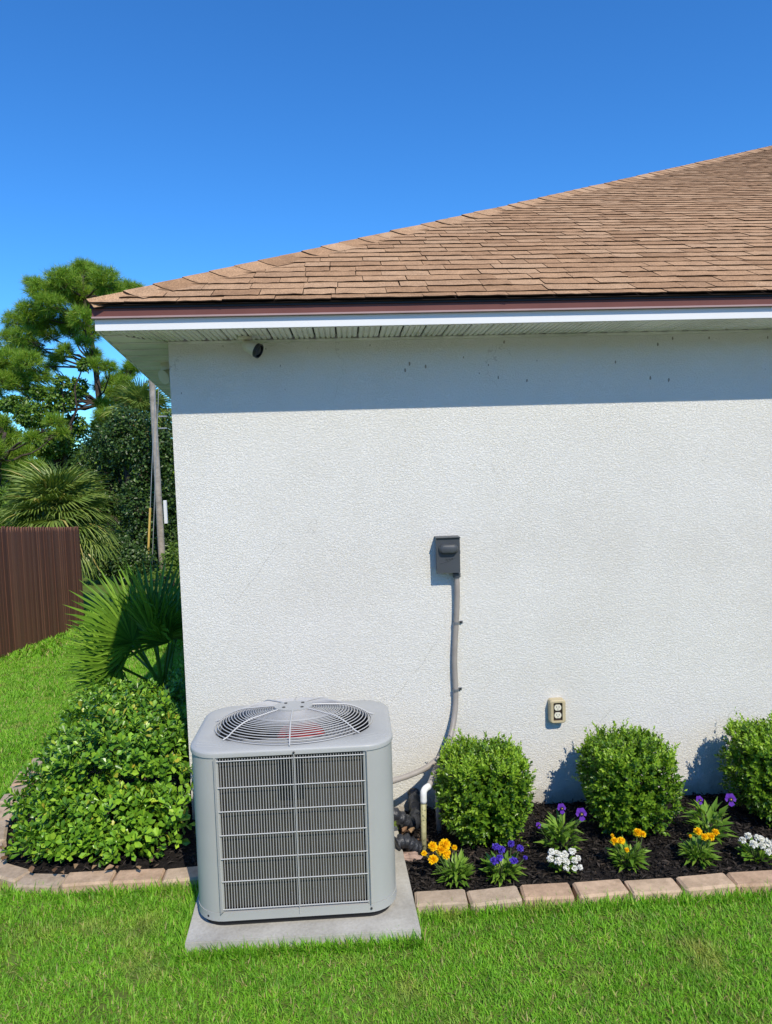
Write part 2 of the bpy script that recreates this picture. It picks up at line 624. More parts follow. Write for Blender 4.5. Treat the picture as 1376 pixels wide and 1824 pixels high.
M['bark'] = plain('tree_bark', (.085, .058, .045), 0.95, var=0.3, vscale=6, bump=(9, 0.6, 0.05))
M['twig'] = plain('shrub_twigs', (.10, .075, .05), 0.9, var=0.2)
M['petiole'] = plain('palm_petiole', (.10, .15, .045), 0.5, var=0.1)
M['palmtrunk'] = plain('palm_trunk', (.16, .12, .085), 0.95, var=0.25, bump=(14, 0.8, 0.03))
M['box_leaf'] = leafmat('boxwood_leaves', [(0, (0.051, 0.120, 0.009)), (0.4, (0.093, 0.200, 0.013)), (0.75, (0.150, 0.286, 0.017)), (1, (0.237, 0.380, 0.031))], 0.33, 0.16)
M['box_new'] = leafmat('boxwood_new_growth', [(0, (0.216, 0.400, 0.026)), (1, (0.410, 0.601, 0.061))], 0.35, 0.35)
M['shrub_leaf'] = leafmat('shrub_leaves', [(0, (0.055, 0.146, 0.010)), (0.45, (0.120, 0.275, 0.019)), (0.8, (0.212, 0.396, 0.027)), (0.95, (0.313, 0.498, 0.041)), (1, (0.516, 0.412, 0.052))], 0.36, 0.13, 0.5)
M['shrub_leaf_obj'] = objleafmat('shrub_leaf_blade', [(0, (0.119, 0.281, 0.020)), (0.5, (0.205, 0.410, 0.029)), (0.9, (0.322, 0.551, 0.044)), (1, (0.474, 0.620, 0.061))], 0.26)
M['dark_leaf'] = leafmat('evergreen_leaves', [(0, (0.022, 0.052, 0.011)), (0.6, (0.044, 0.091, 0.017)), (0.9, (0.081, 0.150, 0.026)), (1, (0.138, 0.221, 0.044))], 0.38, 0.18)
M['mid_leaf'] = leafmat('broad_leaves', [(0, (0.053, 0.110, 0.012)), (0.6, (0.106, 0.201, 0.020)), (1, (0.210, 0.342, 0.039))], 0.4, 0.25)
M['lime_leaf'] = leafmat('lime_leaves', [(0, (.10, .19, .025)), (1, (.20, .31, .05))], 0.4, 0.35)
M['needle'] = leafmat('pine_needles', [(0, (0.103, 0.202, 0.017)), (0.5, (0.192, 0.345, 0.025)), (0.85, (0.309, 0.474, 0.038)), (1, (0.438, 0.474, 0.063))], 0.5, 0.25)
M['needle_brown'] = leafmat('brown_needles', [(0, (.10, .07, .04)), (1, (.17, .12, .07))], 0.7, 0.2)
M['frond'] = leafmat('palmetto_fronds', [(0, (0.082, 0.176, 0.016)), (0.5, (0.154, 0.294, 0.027)), (1, (0.252, 0.420, 0.044))], 0.32, 0.22)
M['sabal'] = leafmat('cabbage_palm_fronds', [(0, (0.108, 0.176, 0.032)), (0.5, (0.190, 0.277, 0.050)), (0.88, (0.306, 0.378, 0.084)), (1, (0.486, 0.403, 0.126))], 0.42, 0.22)
M['deadfrond'] = leafmat('dead_fronds', [(0, (.30, .17, .05)), (1, (.45, .28, .08))], 0.7, 0.2)
M['flower_leaf'] = leafmat('bedding_leaves', [(0, (0.101, 0.218, 0.022)), (0.6, (0.176, 0.332, 0.037)), (1, (0.286, 0.438, 0.061))], 0.42, 0.28)
M['marigold'] = leafmat('marigold_petals', [(0, (.90, .55, .004)), (1, (.96, .70, .012))], 0.6, 0.25, 0.2)
M['violet'] = leafmat('violet_petals', [(0, (.055, .028, .36)), (1, (.13, .075, .62))], 0.6, 0.25, 0.2)
M['pansy'] = leafmat('pansy_petals', [(0, (.085, .02, .30)), (1, (.17, .045, .48))], 0.6, 0.25, 0.2)
M['pansy_eye'] = plain('pansy_eye', (.012, .004, .03), 0.7)
M['pansy_dot'] = plain('pansy_centre', (.75, .5, .03), 0.6)
M['whitepetal'] = leafmat('white_petals', [(0, (.74, .74, .74)), (1, (.86, .86, .86))], 0.6, 0.2, 0.2)
M['dryleaf'] = objleafmat('dry_leaves', [(0, (.16, .085, .045)), (0.5, (.26, .15, .08)), (1, (.36, .24, .13))], 0.7, 0.15)
M['stone'] = plain('pinkish_rubble', (.42, .29, .23), 0.9, var=0.15, vscale=20, bump=(30, 0.6, 0.02))

# ------------------------------------------------------------------ ground and beds
def grid_mesh(xs, ys, zf, name, mat, keep=None):
    X, Y = np.meshgrid(xs, ys)
    Z = zf(X, Y)
    V = np.stack([X, Y, Z], -1).reshape(-1, 3)
    nx = len(xs); F = []
    for j in range(len(ys) - 1):
        for i in range(nx - 1):
            if keep is None or keep((xs[i] + xs[i + 1]) / 2, (ys[j] + ys[j + 1]) / 2):
                a = j * nx + i
                F.append((a, a + 1, a + nx + 1, a + nx))
    return link(name, mesh_from(name, V, F, mat, True))


def wob(X, Y, f, seed):
    r = np.random.default_rng(seed)
    out = np.zeros_like(np.asarray(X, float))
    for _ in range(7):
        a, b, p = r.normal(0, f), r.normal(0, f), r.uniform(0, 6.28)
        out = out + np.sin(a * X + b * Y + p)
    return out / 7


xs = np.concatenate([[-900, -300, -100, -50], np.linspace(-25, 12, 75), [30, 60, 120, 300, 900]])
ys = np.concatenate([[-900, -200, -60, -20], np.linspace(-8, 24, 97), [28, 34, 40, 60, 120, 300, 1200]])
g = grid_mesh(xs, ys, lambda X, Y: gz(Y), 'ground', M['ground'])
tag(g, kind='structure')

# unseen concrete slab added behind the camera to bounce warm light onto the wall
V = [(-14, -12.0, -0.008), (16, -12.0, -0.008), (16, -3.0, -0.008), (-14, -3.0, -0.008)]
tag(part('added_bounce_slab', V, [(0, 1, 2, 3)], M['concrete']), kind='structure')

PAD = [(-0.604, -0.898), (0.200, -0.906), (0.168, -0.21), (-0.635, -0.21)]


def left_bed(x, y):
    """mulched bed left of the house corner: straight front edge, rounded outer corner"""
    if y < -0.425 or y > 3.4 or x > -0.62: return False
    if y > -0.16 and x > -0.77 - 0.147 * y + 0.02: return False
    xl = -1.62 - 0.13 * max(y, 0)
    if x < xl: return False
    cx, cy = xl + 0.42, -0.425 + 0.42
    if x < cx and y < cy and (x - cx) ** 2 + (y - cy) ** 2 > 0.42 ** 2: return False
    return True


def right_bed(x, y):
    return x > 0.165 and x < 5.0 and y > -0.66 and y < 0.02


b1 = grid_mesh(np.linspace(-2.0, -0.6, 60), np.linspace(-0.44, 3.4, 120),
               lambda X, Y: gz(Y) + 0.012 + 0.018 * wob(X, Y, 14, 3) + 0.008 * wob(X, Y, 45, 5), 'mulch_bed', M['mulch'], left_bed)
tag(b1, kind='structure')
b2 = grid_mesh(np.linspace(0.1, 5.0, 190), np.linspace(-0.68, 0.02, 36),
               lambda X, Y: -0.008 + 0.016 * wob(X, Y, 12, 4) + 0.008 * wob(X, Y, 45, 6), 'mulch_bed', M['mulch'], right_bed)
tag(b2, kind='structure')


def bed_z(x, y):
    return -0.008 + 0.016 * wob(x, y, 12, 4) + 0.008 * wob(x, y, 45, 6)


# ------------------------------------------------------------------ house
house = empty('house', (0, 0, 0), 'white stucco house with tan shingle hip roof and brown fascia', 'house')
SK = np.array([-0.147, 1.0, 0.0])           # run of the house's left side
XC = -0.771
ZS = 2.19

w = MB()
w.add([(XC, 0, -0.3), (14, 0, -0.3), (14, 0, ZS + .02), (XC, 0, ZS + .02)], [(0, 1, 2, 3)])
wall = w.build('wall', M['stucco'], house)
w = MB()
a = np.array([XC, 0, 0]); b = a + SK * 15.7
w.add([(a[0], a[1], -2.2), (a[0], a[1], ZS + .02), (b[0], b[1], ZS + .02), (b[0], b[1], -2.2)], [(0, 1, 2, 3)])
w.add([(b[0], b[1], -2.2), (b[0], b[1], ZS + .02), (14, 15.7, ZS + .02), (14, 15.7, -2.2)], [(0, 1, 2, 3)])
w.add([(14, 0, -2.2), (14, 15.7, -2.2), (14, 15.7, ZS + .02), (14, 0, ZS + .02)], [(0, 1, 2, 3)])
w.build('wall', M['stucco'], house)

# roof deck
E0 = np.array([-0.988, -0.322, 2.2900])
SX = np.array([1.0, 0, 0]); SS = np.array([0, 0.8944, 0.4472]); SN = np.array([0, -0.4472, 0.8944])
R0 = E0 + np.array([8, 8, 4.0]); R1 = np.array([14.3, R0[1], R0[2]])
BL = E0 + SK * 16.0; BR = np.array([14.3, BL[1], E0[2]]); FR = np.array([14.3, E0[1], E0[2]])
dn = np.array([0, 0, -0.006])
roof = part('roof', [E0 + dn, FR + dn, R1 + dn, R0 + dn, BL + dn, BR + dn],
            [(0, 1, 2, 3), (0, 3, 4), (4, 3, 2, 5), (1, 5, 2), (0, 4, 5, 1)], M['deck'], house)


def tab_mesh(seed):
    r = random.Random(seed)
    n = 5
    wv = [r.uniform(-.035, .035) for _ in range(n + 1)]
    lift = [r.uniform(-.0015, .0025) for _ in range(n + 1)]
    V = []
    for i in range(n + 1):
        x = i / n
        V += [(x, wv[i], .0082 + lift[i]*.6), (x, wv[i], .0040 + lift[i]*.5), (x, 1, .003), (x, 1, -.001)]
    F = []; mi = []
    for i in range(n):
        a = 4 * i; b = a + 4
        F.append((a, b, b + 2, a + 2)); mi.append(0)
        F.append((a + 1, b + 1, b, a)); mi.append(1)
    F.append((0, 2, 3, 1)); mi.append(1)
    e = 4 * n
    F.append((e, e + 1, e + 3, e + 2)); mi.append(1)
    return V, F, mi


TABS = [tab_mesh(s) for s in range(5)]
TABME = [mesh_from('shingle', V, F, [M['shingle'], M['asphalt_core']], False, mi) for (V, F, mi) in TABS]
EXPO = 0.104
slope_r = ray(1376, 420); slope_r = slope_r[0] / slope_r[1]
tabs = []
for i in range(84):
    s0 = -0.003 + (i * EXPO if i == 0 else i * EXPO - 0.035)
    hipx = E0[0] + max(s0, 0) * 0.8944
    yy = E0[1] + s0 * 0.8944
    x1 = slope_r * (yy + 3.24) + 0.75
    x = hipx + (0.05 if i else 0.0) - random.uniform(0, .02)
    first = True
    while x < x1:
        wd = random.choice([.12, .14, .17, .19, .22, .24]) * random.uniform(.92, 1.1)
        if i > 45: wd *= 1.25
        ln = EXPO + 0.022
        if i == 0: ln = EXPO * .7
        c = E0 + SX * (x + wd / 2 - E0[0]) + SS * (s0 + EXPO / 2)
        rel = c - CAM
        z = rel @ fw
        px = PW / 2 + FOC * (rel @ rt) / z
        tabs.append((px > 1396, z, x, s0, wd - random.uniform(.0015, .004), ln, random.randrange(5), random.uniform(-.001, .002)))
        x += wd
tabs.sort(key=lambda t: (t[0], t[1]))
sV = []; sF = []; sM = []
for k, (_, z, x, s0, wd, ln, v, dz) in enumerate(tabs):
    o3 = np.array([x, E0[1], E0[2]]) + SS * s0 + SN * dz
    tilt = random.uniform(-.006, .006)
    mat = Matrix(((wd, 0, 0, o3[0]), (tilt * SS[1], SS[1] * ln, SN[1], o3[1]), (tilt * SS[2], SS[2] * ln, SN[2], o3[2]), (0, 0, 0, 1)))
    if k < 300:
        o = link('shingle', TABME[v], roof)
        o.matrix_basis = mat
    else:
        V, F, mi = TABS[v]
        bq = len(sV)
        mm = np.array(mat)
        sV.extend((np.array(V) @ mm[:3, :3].T + mm[:3, 3]).tolist())
        sF.extend([tuple(q + bq for q in f) for f in F]); sM.extend(mi)
o = part('shingle_field', sV, sF, [M['shingle_far'], M['asphalt_core']], roof, False, sM)
o['kind'] = 'stuff'

# hip cap shingles
HU = np.array([1, 1, .5]) / 1.5
wf = SX - (SX @ HU) * HU; wf /= np.linalg.norm(wf)
lk = SK / np.linalg.norm(SK); wl = lk - (lk @ HU) * HU; wl /= np.linalg.norm(wl)
up3 = np.array([0, 0, 1.0])
CAPL, CAPE, CW = 0.20, 0.148, 0.115
V = []; F = []; mi = []
for (al, hh) in ((0.0, 0.0165), (CAPL, 0.0115)):
    V += [HU * al + wf * CW + up3 * (hh - .010), HU * (al - (0.012 if al == 0 else 0)) + wf * CW * .5 + up3 * (hh - .004), HU * (al - (.018 if al == 0 else 0)) + up3 * (hh + .006),
          HU * al + wl * CW * .5 + up3 * (hh - .004), HU * al + wl * CW + up3 * (hh - .010)]
nb = 5
for q in range(4):
    F.append((q, q + 5, q + 6, q + 1)); mi.append(0)
for q in range(10):
    V.append(V[q] - up3 * 0.005)
for q in range(4):
    F.append((q, q + 1, q + 11, q + 10)); mi.append(1)
F.append((0, 10, 15, 5)); mi.append(1)
F.append((4, 9, 19, 14)); mi.append(1)
cap_me = mesh_from('hip_cap', V, F, [M['shingle'], M['asphalt_core']], False, mi)
V2 = [np.array(v) for v in V]
for q in (0, 1, 3, 4, 10, 11, 13, 14):
    V2[q] = V2[q] * np.array([.18, .18, .6])
cap_first = mesh_from('hip_cap', V2, F, [M['shingle'], M['asphalt_core']], False, mi)
k = 0
while k * CAPE < 11.9:
    o = link('hip_cap', cap_first if k == 0 else cap_me, roof)
    o.location = Vector(E0 + HU * (k * CAPE + (0.0 if k == 0 else 0.02)) + np.array([random.uniform(-.004, .004), random.uniform(-.004, .004), random.uniform(0, .003)]))
    k += 1


# fascia: three bands along the front and along the left side
def band(name, off, z0, z1, th, mat, lip=None):
    """off = how far in front of the soffit's outer edge; runs mitred round the eave corner"""
    xl, yf = -0.985, -0.29
    def cr(d):
        return np.array([xl - d * .35, yf - d, 0])
    a, c = cr(off), cr(off - th)
    e = 14.25
    bk = 15.9
    w = MB()
    pf = [(a[0], a[1]), (e, a[1]), (e, c[1]), (c[0], c[1])]
    w.prism(pf, z0, z1)
    o1 = w.build(name, mat, house)
    w = MB()
    A = a + SK * bk; Cc = c + SK * bk
    w.prism([(a[0] - .0015, a[1] + .0015), (c[0] - .001, c[1] + .002), (Cc[0], Cc[1]), (A[0], A[1])], z0 + .001, z1 - .001)
    w.build(name, mat, house)


band('drip_edge', 0.020, 2.2745, 2.2885, 0.030, M['drip'])
band('brown_fascia', 0.014, 2.2435, 2.2740, 0.018, M['brown'])
band('fascia_lip', 0.019, 2.2365, 2.2430, 0.022, M['brown_lip'])
band('white_fascia', 0.0, 2.191, 2.2350, 0.016, M['white_al'])


# soffit strips: front strips run wall to fascia, left strips run side wall to left fascia
soffit = part('soffit', [(-.97, -.276, ZS + .022), (14, -.276, ZS + .022), (14, .0, ZS + .022), (XC, .0, ZS + .022),
                         (XC + SK[0] * 15.6, 15.6, ZS + .022), (-.97 + SK[0] * 15.6, 15.6, ZS + .022)],
              [(0, 3, 2, 1), (0, 5, 4, 3)], M['void'], house)
SWI = 0.094


def strip_profile(n=4):
    """cross-section across a strip: grooves between flat ribs"""
    P = []
    for q in range(n):
        a = q / n; b = (q + 1) / n
        P += [(a + .02, .006), (a + .05, 0), (b - .05, 0), (b - .02, .006)]
    return P


PRO = strip_profile()


def strip_mesh(name, p00, du, v0, v1, notch):
    """du: vector across the strip; v0/v1: functions giving the two end points for a parameter 0..1"""
    V = []; F = []
    for (t, h) in PRO:
        a = v0(t); b = v1(t)
        b = b.copy()
        if notch and t > .70:
            b = b + (a - b) * min(1, (t - .70) / .3) * notch
        V.append((a[0], a[1], ZS + h)); V.append((b[0], b[1], ZS + h))
    for i in range(len(PRO) - 1):
        F.append((2 * i, 2 * i + 1, 2 * i + 3, 2 * i + 2))
    n = len(V)
    return V, F


x = -0.968
i = 0
while x < 3.2:
    def lo(t, x=x): return np.array([x + t * (SWI - .002), -.276])
    def hi(t, x=x):
        xx = x + t * (SWI - .002)
        return np.array([xx, -.002 if xx >= XC else -.28 + (xx + .985) / (XC + .985) * .28])
    V, F = strip_mesh('soffit_strip', None, None, lo, hi, 0.17 if x > XC - .02 else 0.0)
    part('soffit_strip', V, F, M['soffit'], soffit)
    x += SWI; i += 1
part('soffit_strip', [(x, -.276, ZS), (14, -.276, ZS), (14, 0, ZS), (x, 0, ZS)], [(0, 3, 2, 1)], M['soffit'], soffit)
y = -0.268
while y < 4.4:
    def lo(t, y=y):
        yy = y + t * (SWI - .011); return np.array([-.972 + SK[0] * (yy + .29), yy])
    def hi(t, y=y):
        yy = y + t * (SWI - .011)
        if yy < 0: return np.array([-.985 + (yy + .29) / .29 * (XC + .985) - .002, yy])
        return np.array([XC + SK[0] * yy - .003, yy])
    V, F = strip_mesh('soffit_strip', None, None, lo, hi, 0)
    V = [(v[0], v[1], v[2] - .004 * (int(round((y + .268) / SWI)) % 2)) for v in V]
    part('soffit_strip', V, [f[::-1] for f in F], M['soffit'], soffit)
    y += SWI
# small trim where soffit meets the wall
w = MB(); w.box((XC + .002, -.012, ZS - .012), (14, -.001, ZS - .001)); w.build('wall_trim', M['soffit'], house)

# ------------------------------------------------------------------ concrete pad and condenser unit
w = MB()
w.prism(PAD, -0.04, 0.026)
pad_in = [(x * .994 - .001, y * .994 - .003) for (x, y) in PAD]
w.prism(pad_in, 0.0262, 0.030)
pad = w.build('concrete_pad', M['concrete'])
tag(pad, 'pale concrete pad in the lawn under the grey condenser', 'concrete pad')

AX0, AX1, AY0, AY1 = -0.586, 0.129, -0.840, -0.375
ACX = (AX0 + AX1) / 2
ac = empty('condenser_unit', (ACX, (AY0 + AY1) / 2, 0.03), 'grey air conditioner condenser with wire front grille and domed fan guard', 'air conditioner')


def rr(x0, x1, y0, y1, r, n=8):
    """rounded rectangle, counter-clockwise from the front-left corner"""
    out = []
    for (cx, cy, a0) in ((x0 + r, y0 + r, 180), (x1 - r, y0 + r, 270), (x1 - r, y1 - r, 0), (x0 + r, y1 - r, 90)):
        for k in range(n + 1):
            a = math.radians(a0 + 90 * k / n)
            out.append((cx + r * math.cos(a), cy + r * math.sin(a)))
    return out


def sheet(path, z0, z1, th, close=False):
    """a wall of thickness th along an open 2-D path (offset inward = to the left)"""
    n = len(path); P = np.array(path, float)
    Nn = []
    for i in range(n):
        if close: t = P[(i + 1) % n] - P[i - 1]
        else: t = P[min(i + 1, n - 1)] - P[max(i - 1, 0)]
        t /= np.linalg.norm(t); Nn.append((-t[1], t[0]))
    Q = P + np.array(Nn) * th
    w = MB()
    V = [(*p, z0) for p in P] + [(*p, z1) for p in P] + [(*p, z0) for p in Q] + [(*p, z1) for p in Q]
    F = []
    rng = range(n if close else n - 1)
    for i in rng:
        j = (i + 1) % n
        F += [(i, j, n + j, n + i), (2 * n + j, 2 * n + i, 3 * n + i, 3 * n + j), (n + i, n + j, 3 * n + j, 3 * n + i), (j, i, 2 * n + i, 2 * n + j)]
    if not close:
        F += [(0, n, 3 * n, 2 * n), (n - 1, 3 * n - 1, 4 * n - 1, 2 * n - 1)]
    w.add(V, F)
    return w


RC = 0.105
out_full = rr(AX0, AX1, AY0, AY1, RC)
w = MB(); w.prism(rr(AX0 + .02, AX1 - .02, AY0 + .02, AY1 - .02, RC - .02), 0.0302, 0.062)
w.build('base_pan', M['ac_dark'], ac)
smooth_by_angle(sheet(out_full, 0.058, 0.0885, 0.02, True).build('base_rail', M['ac'], ac))
GX0, GX1 = -0.478, 0.022
ins = 0.002
RCi = rr(AX0 + ins, AX1 - ins, AY0 + ins, AY1 - ins, RC - ins)
n8 = 9
fl = [(AX0 + ins, AY1 - 0.14)] + RCi[:n8] + [(GX0 - .012, AY0 + ins)]
fr = [(GX1 + .012, AY0 + ins)] + RCi[n8:2 * n8] + [(AX1 - ins, AY1 - 0.14)]
bk = [(AX1 - ins, AY1 - 0.137)] + RCi[2 * n8:] + [(AX0 + ins, AY1 - 0.137)]
for pth in (fl, fr, bk):
    smooth_by_angle(sheet(pth, 0.0895, 0.6440, 0.012).build('corner_panel', M['ac'], ac))
# the narrow returns on both sides of the grille
for (xa, xb) in ((GX0 - .0115, GX0 + .001), (GX1 - .001, GX1 + .0115)):
    w = MB(); w.box((xa, AY0 + .006, .0900), (xb, AY0 + .016, .6435)); w.build('grille_jamb', M['ac'], ac)
# coil
coil = smooth_by_angle(sheet(rr(AX0 + .045, AX1 - .045, AY0 + .028, AY1 - .045, .085), 0.0895, 0.6435, 0.02, True).build('coil', M['coil'], ac))
# grille
grille = empty('grille', (0, 0, 0)); grille.parent = ac
NW = 52
wire_me = None
wx = np.linspace(GX0 + .008, GX1 - .008, NW)
V = MB().tube([(0, 0, .094), (0, 0, .6385)], .00115, 6)
wire_me = mesh_from('grille_wire', V.V, V.F, M['wire'])
oa = origin(grille)
for q, xx in enumerate(wx):
    o = link('grille_wire', wire_me, grille, tuple(np.array([xx + random.uniform(-.0006, .0006), AY0 + .004, 0]) - oa))
V = MB().tube([(GX0 - .004, 0, 0), (GX1 + .004, 0, 0)], .0019, 6)
bar_me = mesh_from('grille_bar', V.V, V.F, M['wire'])
for q in range(7):
    zz = [.631, .537, .452, .367, .283, .201, .100][q]
    link('grille_bar', bar_me, grille, tuple(np.array([0, AY0 + .0005, zz]) - oa))
w = MB().tube([(ACX + .012, AY0 - .003, .072), (ACX + .012, AY0 - .003, .655)], .0015, 6)
w.build('grille_strap', M['wire'], grille)

# lid with an oval fan opening
HX, HY, HRX, HRY = ACX - .003, -0.612, 0.292, 0.205
NA = 96
outer = rr(AX0 - .002, AX1 + .002, AY0 - .002, AY1 + .002, RC + .002, 20)
outA = np.array([math.atan2(py - HY, px_ - HX) for (px_, py) in outer])
order = np.argsort(outA); oP = np.array(outer)[order]; outA = outA[order]


def lid_ring(scale_in, drop):
    P = oP.copy()
    c = np.array([HX, HY])
    if scale_in:
        P = c + (P - c) * (1 - scale_in / np.linalg.norm(P - c, axis=1))[:, None]
    return P


n = len(oP)
c = np.array([HX, HY])
rings = []
hole = c + np.stack([np.cos(outA) * HRX * 1.012, np.sin(outA) * HRY * 1.012], 1)
rings.append((hole * 1.0, 0.640)); rings.append((hole, 0.6655)); rings.append((c + (hole - c) * 1.02, 0.6685))
rings.append((lid_ring(.020, 0), .6665)); rings.append((lid_ring(.006, 0), .6640)); rings.append((lid_ring(.0015, 0), .6605)); rings.append((oP, .656))
rings.append((oP, .6445)); rings.append((lid_ring(.006, 0), .6445))
V = []; F = []
for (P, z) in rings:
    V += [(p_[0], p_[1], z) for p_ in P]
for k in range(len(rings) - 1):
    for i in range(n):
        j = (i + 1) % n
        F.append((k * n + i, (k + 1) * n + i, (k + 1) * n + j, k * n + j))
lid = smooth_by_angle(part('lid', V, F, M['ac'], ac), 40)
for sgn in (-1, 1):        # pressed ribs in the lid's corners
    for q in range(3):
        w = MB()
        x0 = ACX + sgn * (.30 - .0 * q); y0 = -0.775 + q * .022
        w.tube([(x0 + sgn * .035, y0 - .004, .6665), (x0 - sgn * .06, y0 - .03, .6670)], .0016, 5)
        w.build('pressed_rib', M['ac'], lid)
for (xx, yy, zz) in ((AX0 + .035, AY0 + .030, .652), (ACX + .012, AY0 - .003, .652), (AX1 - .035, AY0 + .030, .652),
                     (AX0 + .05, AY0 + .018, .072), (AX1 - .095, AY0 - .001, .074)):
    w = MB(); w.lathe([(.004, 0), (.004, .003), (.002, .004)], (xx, yy, zz), (0.0 if abs(xx - ACX) < .3 else (xx - ACX) * 2, -1, 0), 8)
    w.build('screw', M['screw'], ac)
# shroud and fan below the opening
w = MB()
hv = [(HX + math.cos(t) * HRX * .99, HY + math.sin(t) * HRY * .99) for t in np.linspace(0, 2 * math.pi, 64, endpoint=False)]
V = [(*p_, .655) for p_ in hv] + [(*p_, .47) for p_ in hv]
w.add(V, [(i, (i + 1) % 64, 64 + (i + 1) % 64, 64 + i) for i in range(64)])
w.add([(*p_, .45) for p_ in hv], [tuple(range(64))])
w.build('fan_shroud', M['ac_dark'], ac)
fan = empty('fan', (0, 0, 0)); fan.parent = ac
w = MB(); w.lathe([(.085, 0), (.090, .02), (.090, .095), (.075, .115), (.02, .12)], (HX + .025, HY - .01, .535), n=24)
w.build('motor', M['fan_red'], fan, True)
for q in range(3):
    a0 = math.radians(-62 + 120 * q)
    V = []; F = []
    for i in range(7):
        rr_ = .06 + .94 * i / 6
        for j in range(4):
            ang = a0 + (j / 3 - .5) * (.75 + .45 * i / 6)
            V.append((HX + math.cos(ang) * HRX * .93 * rr_, HY + math.sin(ang) * HRY * .93 * rr_, .575 + .06 * (j / 3) + .01 * i / 6))
    for i in range(6):
        for j in range(3):
            F.append((i * 4 + j, i * 4 + j + 1, i * 4 + j + 5, i * 4 + j + 4))
    part('fan_blade', V, F, M['steel_dull'], fan, True)
# domed wire guard
guard = empty('fan_guard', (0, 0, 0)); guard.parent = ac


def gprof(rho):
    if rho < .55: return .672 + .060 - .010 * (rho / .55) ** 2
    t = (rho - .55) / .45
    return .672 + .050 * (1 - t ** 2.0)


def ring_tube(rho, r, seg=72, nn=5):
    pts = []
    for k in range(seg):
        t = 2 * math.pi * k / seg
        pts.append((HX + math.cos(t) * HRX * rho, HY + math.sin(t) * HRY * rho, gprof(rho)))
    V = []; F = []
    for k in range(seg):
        t = 2 * math.pi * k / seg
        nrm = np.array([math.cos(t) * HRY, math.sin(t) * HRX, 0]); nrm /= np.linalg.norm(nrm)
        for q in range(nn):
            a = 2 * math.pi * q / nn
            V.append(np.array(pts[k]) + r * (nrm * math.cos(a) + up3 * math.sin(a)))
    for k in range(seg):
        k2 = (k + 1) % seg
        for q in range(nn):
            q2 = (q + 1) % nn
            F.append((k * nn + q, k2 * nn + q, k2 * nn + q2, k * nn + q2))
    return V, F


for rho in list(np.linspace(.24, .60, 13)) + list(np.linspace(.64, 1.0, 11)):
    V, F = ring_tube(rho, .0016 if rho < .62 else .0019)
    part('guard_ring', V, F, M['wire'], guard, True)
for ang in (-90, -38, -141, 14, 166, 60, 122, 90):
    a = math.radians(ang)
    pts = [(HX + math.cos(a) * HRX * r_, HY + math.sin(a) * HRY * r_, gprof(r_) + .004) for r_ in np.linspace(.18, .99, 14)]
    pts.append((HX + math.cos(a) * HRX * 1.06, HY + math.sin(a) * HRY * 1.06, .6715))
    MB().tube(pts, .0027, 6).build('guard_spoke', M['wire'], guard)
w = MB()
hd = [(HX + math.cos(t) * HRX * .245, HY + math.sin(t) * HRY * .245) for t in np.linspace(0, 2 * math.pi, 40, endpoint=False)]
w.prism(hd, .7325, .7375)
w.build('hub_plate', M['ac'], guard)
for (dx, dy) in ((-.030, .026), (.034, .026), (-.034, -.018), (.034, -.022)):
    w = MB(); w.lathe([(.0065, 0), (.0065, .0012)], (HX + dx, HY + dy, .7376), n=10); w.build('hub_slot', M['screw'], guard)

# ------------------------------------------------------------------ disconnect box, conduit, outlet, pipes
dbox = empty('disconnect_box', (0.444, 0, 1.13), 'dark grey electrical disconnect box mounted on the white stucco wall', 'electrical box')
bx0, bx1, bz0, bz1 = 0.389, 0.496, 1.128, 1.283
w = MB(); w.box((bx0 + .004, -.050, bz0), (bx1 - .004, -.001, bz1 - .004), .003); w.build('enclosure', M['boxgrey'], dbox)
w = MB()
w.add([(bx0, -.060, bz0 - .004), (bx1, -.060, bz0 - .004), (bx1, -.064, bz1), (bx0, -.064, bz1),
       (bx0, -.0505, bz0 - .004), (bx1, -.0505, bz0 - .004), (bx1, -.0505, bz1), (bx0, -.0505, bz1)],
      [(0, 1, 2, 3), (4, 7, 6, 5), (0, 4, 5, 1), (3, 2, 6, 7), (0, 3, 7, 4), (1, 5, 6, 2)])
cover = w.build('cover', M['boxgrey'], dbox)
w = MB(); w.box((bx0 - .002, -.072, bz1 + .0005), (bx1 + .002, -.001, bz1 + .005), .0015); w.build('rain_lip', M['boxgrey'], dbox)
# raised oblong handle
w = MB()
hx, hz, hl, hr = (bx0 + bx1) / 2 + .001, 1.235, .022, .019
def pill(sc_, y):
    P = []
    for k in range(13):
        a = math.radians(-90 + 180 * k / 12); P.append((hx + hl * sc_ + hr * sc_ * math.cos(a), y, hz + hr * sc_ * math.sin(a)))
    for k in range(13):
        a = math.radians(90 + 180 * k / 12); P.append((hx - hl * sc_ + hr * sc_ * math.cos(a), y, hz + hr * sc_ * math.sin(a)))
    return P
L3 = [pill(1.12, -.0625), pill(1.08, -.070), pill(.95, -.081), pill(.78, -.084)]
V = sum(L3, []); F = []
for k in range(3):
    for i in range(26):
        j = (i + 1) % 26
        F.append((k * 26 + i, k * 26 + j, (k + 1) * 26 + j, (k + 1) * 26 + i))
F.append(tuple(range(78, 104)))
w.add(V, F); smooth_by_angle(w.build('pull_handle', M['boxgrey'], cover), 50)
